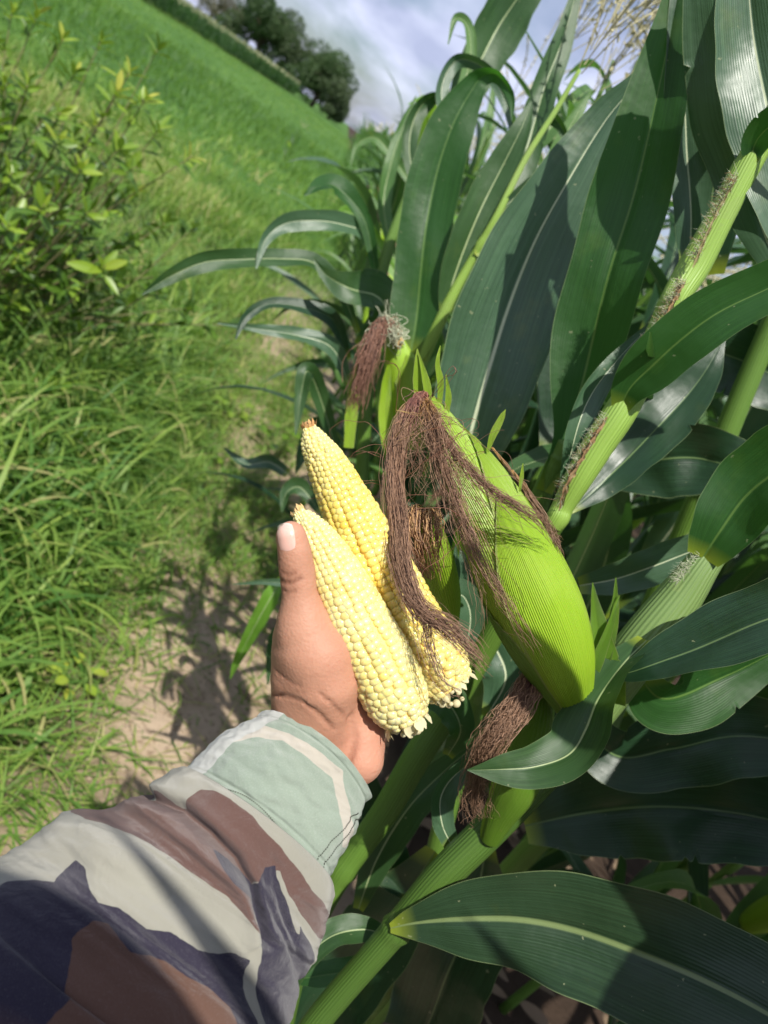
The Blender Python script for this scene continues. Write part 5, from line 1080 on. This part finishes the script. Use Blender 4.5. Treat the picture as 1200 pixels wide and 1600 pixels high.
k = NM('skin'); pk = k.attr('pink'); n = k.noise(k.obj(), 28, 5, .6); n2 = k.noise(k.obj(), 240, 3)
c = k.ramp(n, [(.2, (.39, .19, .118)), (.8, (.50, .265, .175))]); c = k.mix(pk, c, (.60, .29, .20)); c = k.mix(k.attr('crease_knuckle'), c, (.20, .085, .05))
v = k.n('TexVoronoi'); v.inputs['Scale'].default_value = 620; k.l(k.obj(), v.inputs['Vector'])
ln = k.noise(k.scl(k.obj(), (1, 1, 1)), 90, 4, .65, 1.5)
h = k.math('ADD', k.math('MULTIPLY', v.outputs[0], .5), k.math('ADD', k.math('MULTIPLY', n2, .6), k.math('MULTIPLY', ln, 1.6)))
k.set(Base_Color=c, Roughness=.58, Specular_IOR_Level=.28, Subsurface_Weight=.22, Subsurface_Radius=(1, .35, .2), Subsurface_Scale=.004, Normal=k.bump(h, .00045, .6)); SKIN = k.m
hc = P(580, 1185, .39); tc_ = P(452, 815, .365)
VV = np.vstack([V1, V2]); FF = np.vstack([F1, F2+len(V1)])
pink = .62*np.exp(-(np.linalg.norm(VV-hc, axis=1)/.022)**2)+.42*np.exp(-(np.linalg.norm(VV-tc_, axis=1)/.010)**2)+.25*np.exp(-(np.linalg.norm(VV-P(545, 1060, .36), axis=1)/.018)**2)
kn = np.zeros(len(VV))
for (gl, r_, k_), am in zip(GROOVES, (.75, .6, .5, .7, .45, .6, .3, .0)):
    near = np.linalg.norm(VV-gl[len(gl)//2], axis=1) < .03; kn[near] = np.maximum(kn[near], am*np.exp(-(np.maximum(sdf_chain(VV[near], [(p, 0.) for p in gl]), 0)/.0011)**2))  # skin colour darkened along the carved creases, knuckle pigment comes after
kn += .22*np.exp(-(np.linalg.norm(VV-P(450, 905, .365), axis=1)/.006)**2)
body = mk('body', VV, FF, SKIN, PR, None, {'pink': pink, 'crease_knuckle': kn})
# thumb nail laid on the skin
nu, nv = 15, 19; ss, tt_ = np.meshgrid(np.linspace(-1, 1, nu), np.linspace(-1, 1, nv)); 
nc, ax_ = np.array([447.5, 839.]), np.array([.13, .99]); pe = np.array([.99, -.13])
px = nc[None, None]+(ss*(1-.18*np.abs(tt_)**3)*13.5)[..., None]*pe+(tt_*22*(1-.16*ss**2))[..., None]*ax_
NV = np.array([trace(a, b, .00035*(1-.9*max(abs(s_), abs(t_))**4)) for a, b, s_, t_ in zip(px[..., 0].ravel(), px[..., 1].ravel(), ss.ravel(), tt_.ravel())])
k = NM('nail'); X = k.xyz(k.uv()); c = k.ramp(X[1], [(0, (.80, .66, .56)), (.10, (.72, .50, .42)), (.55, (.70, .42, .34)), (1, (.66, .40, .33))])
k.set(Base_Color=c, Roughness=.28, Subsurface_Weight=.2, Subsurface_Radius=(1, .4, .3), Subsurface_Scale=.002)
mk('thumbnail', NV, grid_faces(nv, nu), k.m, body, np.stack([(ss.ravel()+1)/2, (tt_.ravel()+1)/2], -1))
# short dark hair and cap of hair
Vh, Fh = nets(lambda X: np.maximum(sdf_chain(X, [(hd+np.array([-.005, -.02, .04]), .106), (hd+np.array([-.01, -.035, -.02]), .09)]), (X-hd)@np.array([.30, .90, -.35])-.045), hd-.16, hd+.17, .008)
hair_m = plain('dark hair', (.012, .009, .007), .5, (.03, .02, .015), 120, .004); mk('hair', Vh+.002*snoise(Vh, 160)[:, None], Fh, hair_m, body)
for sx in (-1, 1):
    c0 = hd+np.array([.035+sx*.033, .088-sx*.010, .012]); V, F, uv = tube(np.array([c0+[0, -.006, 0], c0, c0+[0.002, .006, 0]]), [.006, .010, .002], 12); mk('eye', V, F, plain('eye', (.7, .68, .64), .2, (.05, .03, .02), 40), body, uv)

# unseen straw hat, added so that its brim shades the lower sleeve
th_, rr_ = np.meshgrid(np.linspace(0, 2*pi, 64, endpoint=False), np.array([.0, .03, .06, .085, .092, .097, .10, .115, .13, .145, .155])); zz_ = np.interp(rr_, [0, .06, .085, .097, .10, .13, .155], [.105, .10, .085, .01, .0, -.002, -.006])
HV = np.stack([rr_*np.cos(th_), rr_*np.sin(th_)*1.06, zz_+.008*np.cos(2*th_)*(rr_/.22)**2], -1).reshape(-1, 3); hc_ = hd+np.array([.01, .0, .075])
kh = NM('straw'); hh_ = kh.n('TexWave'); hh_.inputs['Scale'].default_value = 90; kh.l(kh.obj(), hh_.inputs['Vector']); kh.set(Base_Color=kh.mix(hh_.outputs['Fac'], (.42, .32, .16), (.58, .46, .26)), Roughness=.8, Normal=kh.bump(hh_.outputs['Fac'], .001, .6))
mk('unseen_shade_hat', np.vstack([HV+hc_, HV*[1, 1, 1]+hc_+[0, 0, .003]]), [np.vstack([grid_faces(11, 64, True), grid_faces(11, 64, True)[:, ::-1]+len(HV)])], kh.m, PR)
# ---- jacket sleeve
ST = [((415, 1112), (572, 1250), 0.386), ((350, 1142), (560, 1300), 0.381), ((300, 1188), (525, 1365), 0.376), ((245, 1240), (492, 1425), 0.370), ((195, 1272), (470, 1480), 0.364), ((110, 1290), (452, 1540), 0.356), ((50, 1330), (435, 1610), 0.348), ((-20, 1365), (415, 1700), 0.338), ((-140, 1430), (380, 1800), 0.325)]
cen = [((P(*a, d)+P(*b, d))/2) for a, b, d in ST]; hv = [((P(*b, d)-P(*a, d))/2) for a, b, d in ST]
cen += [el_l, el_l*.5+sh_l*.5, sh_l]; hv += [hv[-1]*.95, hv[-1]*1.0, hv[-1]*1.0]
cen = [cen[0]*2-cen[1]]+cen; hv = [hv[0]*.97]+hv
def seg_sd(s, q, line):
    o = np.full(s.shape, 1e9)
    for (a0, a1), (b0, b1) in zip(line[:-1], line[1:]):
        ax2, ay, bx_, by = a0*1., a1*2.2, b0*1., b1*2.2; dx_, dy_ = bx_-ax2, by-ay; t = np.clip(((s-ax2)*dx_+(q*2.2-ay)*dy_)/(dx_*dx_+dy_*dy_+1e-9), 0, 1)
        o = np.minimum(o, np.hypot(s-ax2-t*dx_, q*2.2-ay-t*dy_))
    return o
def poly_sd(s, q, poly):
    d = seg_sd(s, q, poly+poly[:1]); ins = np.zeros(s.shape, bool)
    for (a0, a1), (b0, b1) in zip(poly, poly[1:]+poly[:1]):
        c_ = ((a1 > q) != (b1 > q)); x = (b0-a0)*(q-a1)/np.where(b1 == a1, 1e-9, b1-a1)+a0; ins ^= c_ & (s < x)
    return np.where(ins, -d, d)
STRIPE = [(1.34, -1.0), (0.46, -0.84), (0.14, -0.59), (0.02, -0.16), (0.0, 0.34), (0.48, 0.6), (1.22, 0.88)]
BROWN_A = [(4.11, -1.05), (3.43, -1.0), (2.89, -0.93), (2.69, -0.68), (2.15, -0.67), (1.9, -0.44), (1.9, -0.12), (2.1, 0.31), (2.5, 0.78), (2.9, 1.1), (3.53, 1.1), (3.09, 0.68), (2.45, 0.32), (3.03, 0.18), (3.63, 0.3), (4.43, 0.51), (4.27, 0.35), (3.93, 0.07), (4.01, -0.16), (4.07, -0.42), (4.21, -0.63), (4.45, -0.78), (4.67, -0.86), (4.75, -1.05)]
DARK_B = [(2.93, -0.26), (2.93, -0.09), (3.17, 0.22), (2.57, 0.19), (2.43, 0.27), (2.79, 0.43), (3.05, 0.59), (3.57, 0.73), (3.07, 0.69), (3.83, 0.9), (4.97, 1.1), (5.87, 1.1), (6.22, 0.79), (5.87, 0.77), (4.19, 0.43), (3.53, 0.25), (3.35, 0.03)]
DARK_D = [(7.2, -0.81), (6.8, -0.83), (6.44, -0.77), (6.18, -0.68), (5.69, -0.72), (5.39, -0.7), (5.39, -0.62), (5.81, -0.43), (5.59, -0.32), (5.59, -0.13), (5.31, -0.02), (5.37, 0.19), (5.19, 0.32), (4.99, 0.4), (4.95, 0.5), (5.61, 0.61), (6.3, 0.75), (7.16, 0.73), (8.6, 0.48), (8.8, -0.6)]
BROWN_E = [(8.4, -0.1), (7.4, -0.21), (6.84, -0.38), (6.38, -0.37), (6.2, -0.31), (6.48, -0.13), (6.06, 0.05), (6.08, 0.21), (5.95, 0.34), (6.04, 0.51), (6.86, 0.65), (8.0, 0.52)]
FOLD1 = [(4.3, -1.1), (3.13, -1.0), (2.77, -0.69), (2.75, -0.36), (2.85, -0.06), (3.19, 0.2), (3.9, .38), (4.43, 0.51)]
KS = .58
def sleeve_surface(s, th, extra):
    cc_ = catmull(np.array(cen), 400); hh = catmull(np.array(hv), 400); ax = np.linspace(-1, len(cen)-2, 400); Tn = tangents(cc_)
    f = lambda A, s: np.stack([np.interp(s, ax, A[:, k]) for k in range(3)], -1)
    s = s-KS*np.clip(np.sin(th), -.4, 1); c, h, T = f(cc_, s), f(hh, s), nrm(f(Tn, s)); h = h-T*(h*T).sum(-1, keepdims=True)*0; hn = np.linalg.norm(h, axis=-1, keepdims=True)
    b = np.cross(T, h/hn); b = nrm(b); sg = np.sign((b*(CAM-c)).sum(-1, keepdims=True)); b = b*sg
    dr = nrm(-h/hn*np.cos(th)[..., None]+b*np.sin(th)[..., None]*.9)
    return c-h*np.cos(th)[..., None]+b*hn*.66*np.sin(th)[..., None]+dr*extra[..., None], dr
def sleeve_part(name, s0, s1, ns, nt_, fn_extra, thick, parent, mat):
    S_, TT = np.meshgrid(np.linspace(s0, s1, ns), np.linspace(0, 2*pi, nt_, endpoint=False), indexing='ij')
    fr = np.sin(TT); q = -np.cos(TT); q = -(-q); s2 = S_-KS*fr; q = -np.cos(TT)
    ex = fn_extra(S_, TT, s2, q); V, dr = sleeve_surface(S_, TT, ex)
    at = {'cstripe': seg_sd(s2, q, STRIPE), 'ba': poly_sd(s2, q, BROWN_A), 'db': poly_sd(s2, q, DARK_B), 'dd': poly_sd(s2, q, DARK_D), 'be': poly_sd(s2, q, BROWN_E), 'sp': s2, 'qp': q, 'far': S_}
    n = ns*nt_; Vi = V-dr*thick; at = {k: np.concatenate([a.ravel()]*2) for k, a in at.items()}
    j = np.arange(nt_); j2 = (j+1) % nt_; F = [grid_faces(ns, nt_, True)[:, ::-1], grid_faces(ns, nt_, True)+n]
    F.append(np.stack([j, j2, n+j2, n+j], -1)); e = (ns-1)*nt_; F.append(np.stack([e+j2, e+j, n+e+j, n+e+j2], -1))
    uv = np.stack([TT/(2*pi)*6, S_], -1).reshape(-1, 2)
    return mk(name, np.vstack([V.reshape(-1, 3), Vi.reshape(-1, 3)]), [np.vstack(F)], mat, parent, np.vstack([uv, uv]), at)
def cloth(name, cuff):
    k = NM(name); pos = k.obj(); nz = k.math('MULTIPLY_ADD', k.noise(pos, 42, 4, .5), .3, -.15); nw = k.noise(pos, 1500, 3)
    th_ = lambda a, o=0.0: k.math('LESS_THAN', k.math('ADD', k.attr(a), nz), o)
    if cuff:
        c = k.mix(k.noise(pos, 14, 3), (.235, .30, .235), (.33, .39, .315)); c = k.mix(th_('cstripe', .17), c, (.52, .48, .40))
        c = k.mix(k.math('LESS_THAN', k.attr('qp'), -.86), c, (.50, .51, .47))  # sunlit upper-left strip of the cuff painted whitish
    else:
        c = (.31, .30, .25); c = k.mix(k.noise(pos, 20, 3), (.29, .28, .23), (.35, .34, .28))
        far_ = k.math('MULTIPLY', k.math('SUBTRACT', k.attr('far'), 8.5), 3.0, clamp=True)
        c = k.mix(th_('ba'), c, (.125, .068, .055)); c = k.mix(th_('db'), c, (.026, .022, .042)); c = k.mix(th_('dd'), c, (.026, .022, .042)); c = k.mix(th_('be'), c, (.125, .066, .046))
        blot = k.ramp(k.noise(pos, 12, 2, .4), [(.46, (.034, .030, .055)), (.47, (.15, .085, .06)), (.55, (.15, .085, .06)), (.56, (.30, .29, .24))]); 
        c = k.mix(far_, c, blot)
    c = k.mix(k.math('MULTIPLY', k.math('SUBTRACT', nw, .55), .6, clamp=True), c, (.34, .32, .31)) if not cuff else k.mix(k.math('MULTIPLY', k.math('SUBTRACT', nw, .5), .8, clamp=True), c, (.55, .56, .52))
    uvv = k.uv(); U = k.xyz(uvv)
    twill = k.math('SINE', k.math('ADD', k.math('MULTIPLY', U[0], 500.0), k.math('MULTIPLY', U[1], 260.0)))
    tw2 = k.math('SINE', k.math('MULTIPLY', U[1], 420.0))
    h = k.math('ADD', k.math('MULTIPLY', twill, .5), k.math('ADD', k.math('MULTIPLY', tw2, .3), k.math('MULTIPLY', nw, 1.2)))
    b = k.bump(h, .00035, .6); b = k.bump(k.noise(k.scl(pos, (1, 1, 1)), 45, 4, .6, .8), .003, .55, b)
    k.set(Base_Color=c, Roughness=.88, Specular_IOR_Level=.2, Normal=b, Sheen_Weight=.25, Sheen_Roughness=.5); return k.m
CL1, CL2 = cloth('camouflage cloth', False), cloth('faded green cuff cloth', True)
def cuff_extra(S_, TT, s2, q):
    e = .0006*np.sin(TT*5+S_)+.0008*np.sin(TT*3+1); e = e-.0012*np.exp(-((S_-.12)/.03)**2)*0
    seam = seg_sd(s2, q, [(.9, .5), (.75, .75), (.7, 1.0)]); e = e-.0007*np.exp(-(seam/.05)**2)
    e = e-.0008*np.exp(-((S_-2.2)/.04)**2)-.0008*np.exp(-((S_-.22)/.03)**2)+.0010*snoise(np.stack([S_*1.2, TT, 0*S_], -1), 3, 4)
    e += .0016*np.clip(1-S_/.4, 0, 1)*np.sin(TT*2+2)+.0009*snoise(np.stack([S_*3, np.cos(TT)*3, np.sin(TT)*3], -1), 3, 14); return e-.0015
def sleeve_extra(S_, TT, s2, q):
    f1 = seg_sd(s2, q, FOLD1); side = s2-np.interp(q, [-1, -.69, -.36, 0, .2, .5], [3.2, 2.77, 2.75, 2.9, 3.19, 4.3])
    e = .0010+.0045*np.clip(1-np.exp(-np.clip(S_-2.30, 0, 9)/.14), 0, 1)
    e = e-.0070*np.exp(-(f1/.13)**2)+.0055*np.exp(-(np.clip(side, -9, 9)-.45)**2/.10)*(q < .45)+.002*np.exp(-((side+.32)/.2)**2)
    e += .006*np.exp(-((s2-4.7)/.5)**2)*np.exp(-((q+.95)/.3)**2)
    e += .0028*snoise(np.stack([S_*.9, np.cos(TT)*1.3, np.sin(TT)*1.3], -1), 1.9, 6)+.0012*snoise(np.stack([S_*2.4, np.cos(TT)*2, np.sin(TT)*2], -1), 3., 8)
    for (a, b_, c_, w2) in ((3.55, .62, 3.0, .16), (4.3, .78, 2.4, .14), (5.2, .35, 1.2, .28), (5.0, -.2, -.8, .3), (6.3, 0.1, 1.5, .3)):
        e -= .0030*np.exp(-((s2-a-(q-b_)*c_)/w2)**2)*np.exp(-((q-b_)/.35)**2)
    return e
jac = sleeve_part('jacket', 2.30, 11.0, 420, 300, sleeve_extra, .0012, PR, CL1)
cuff = sleeve_part('cuff', 0.0, 2.55, 130, 300, cuff_extra, .0011, jac, CL2)
# stitching on the cuff
def stitches(line_sq, n, name):
    L_ = catmull(np.array(line_sq), n*2+1); A_ = Acc()
    fr = np.sqrt(np.clip(1-L_[:, 1]**2, 0, 1)); S_ = L_[:, 0]+KS*fr; TT = np.arccos(np.clip(-L_[:, 1], -1, 1))
    ex = cuff_extra(S_, TT, L_[:, 0], L_[:, 1])+.0004; V, dr = sleeve_surface(S_, TT, ex)
    for i in range(n):
        Vt, F, uv = tube(V[2*i:2*i+2], .00028, 5); A_.add(Vt, F, uv)
    A_.out(name, plain('thread', (.05, .055, .04), .8), cuff)
stitches([(2.2, -.80), (1.95, -.66), (1.70, -.4), (1.68, -.1), (1.86, .25), (2.1, .6), (2.3, .85)], 74, 'stitching')
stitches([(0.55, .93), (.80, .86), (1.2, .80), (1.6, .76), (2.2, .74)], 40, 'stitching')
stitches([(0.5, .86), (.72, .80), (1.1, .72), (1.6, .66), (2.1, .63)], 40, 'stitching')
# trunk of the jacket and trousers (behind the camera)
def tor(X):
    d = sdf_chain(X, [(np.array([-.19, -.18, 1.32]), .09), (np.array([.04, -.40, 1.36]), .095)]); d = smin(d, sdf_chain(X, [(np.array([-.10, -.34, 1.30]), .165), (np.array([-.10, -.35, 1.05]), .155), (np.array([-.10, -.35, .82]), .17)]), .03)
    d = smin(d, sdf_chain(X, [(sh_r, .08), (el_r, .062), (wr_r+[0, 0, .03], .05)]), .03); return smin(d, sdf_chain(X, [(sh_l, .085), ((sh_l+el_l)/2, .07)]), .03)
V, F = nets(tor, np.array([-.5, -.66, .6]), np.array([.38, .05, 1.56]), .012); V = V+.004*snoise(V, 20)[:, None]
mk('jacket_body', V, F, CL1, PR, None, {k_: np.full(len(V), 9.) for k_ in ('cstripe', 'ba', 'db', 'dd', 'be', 'far')})
V, F = nets(lambda X: smin(smin(sdf_chain(X, [(np.array([-.19, -.34, .90]), .11), (np.array([-.20, -.33, .48]), .085), (np.array([-.21, -.36, .10]), .07)]), sdf_chain(X, [(np.array([-.01, -.36, .90]), .11), (np.array([.0, -.34, .48]), .085), (np.array([.0, -.36, .10]), .07)]), .02), sdf_chain(X, [(np.array([-.10, -.35, .95]), .15), (np.array([-.1, -.35, .9]), .15)]), .03), np.array([-.4, -.6, .0]), np.array([.25, -.1, 1.15]), .014)
mk('trousers', V, F, plain('trousers', (.05, .05, .04), .9), PR)
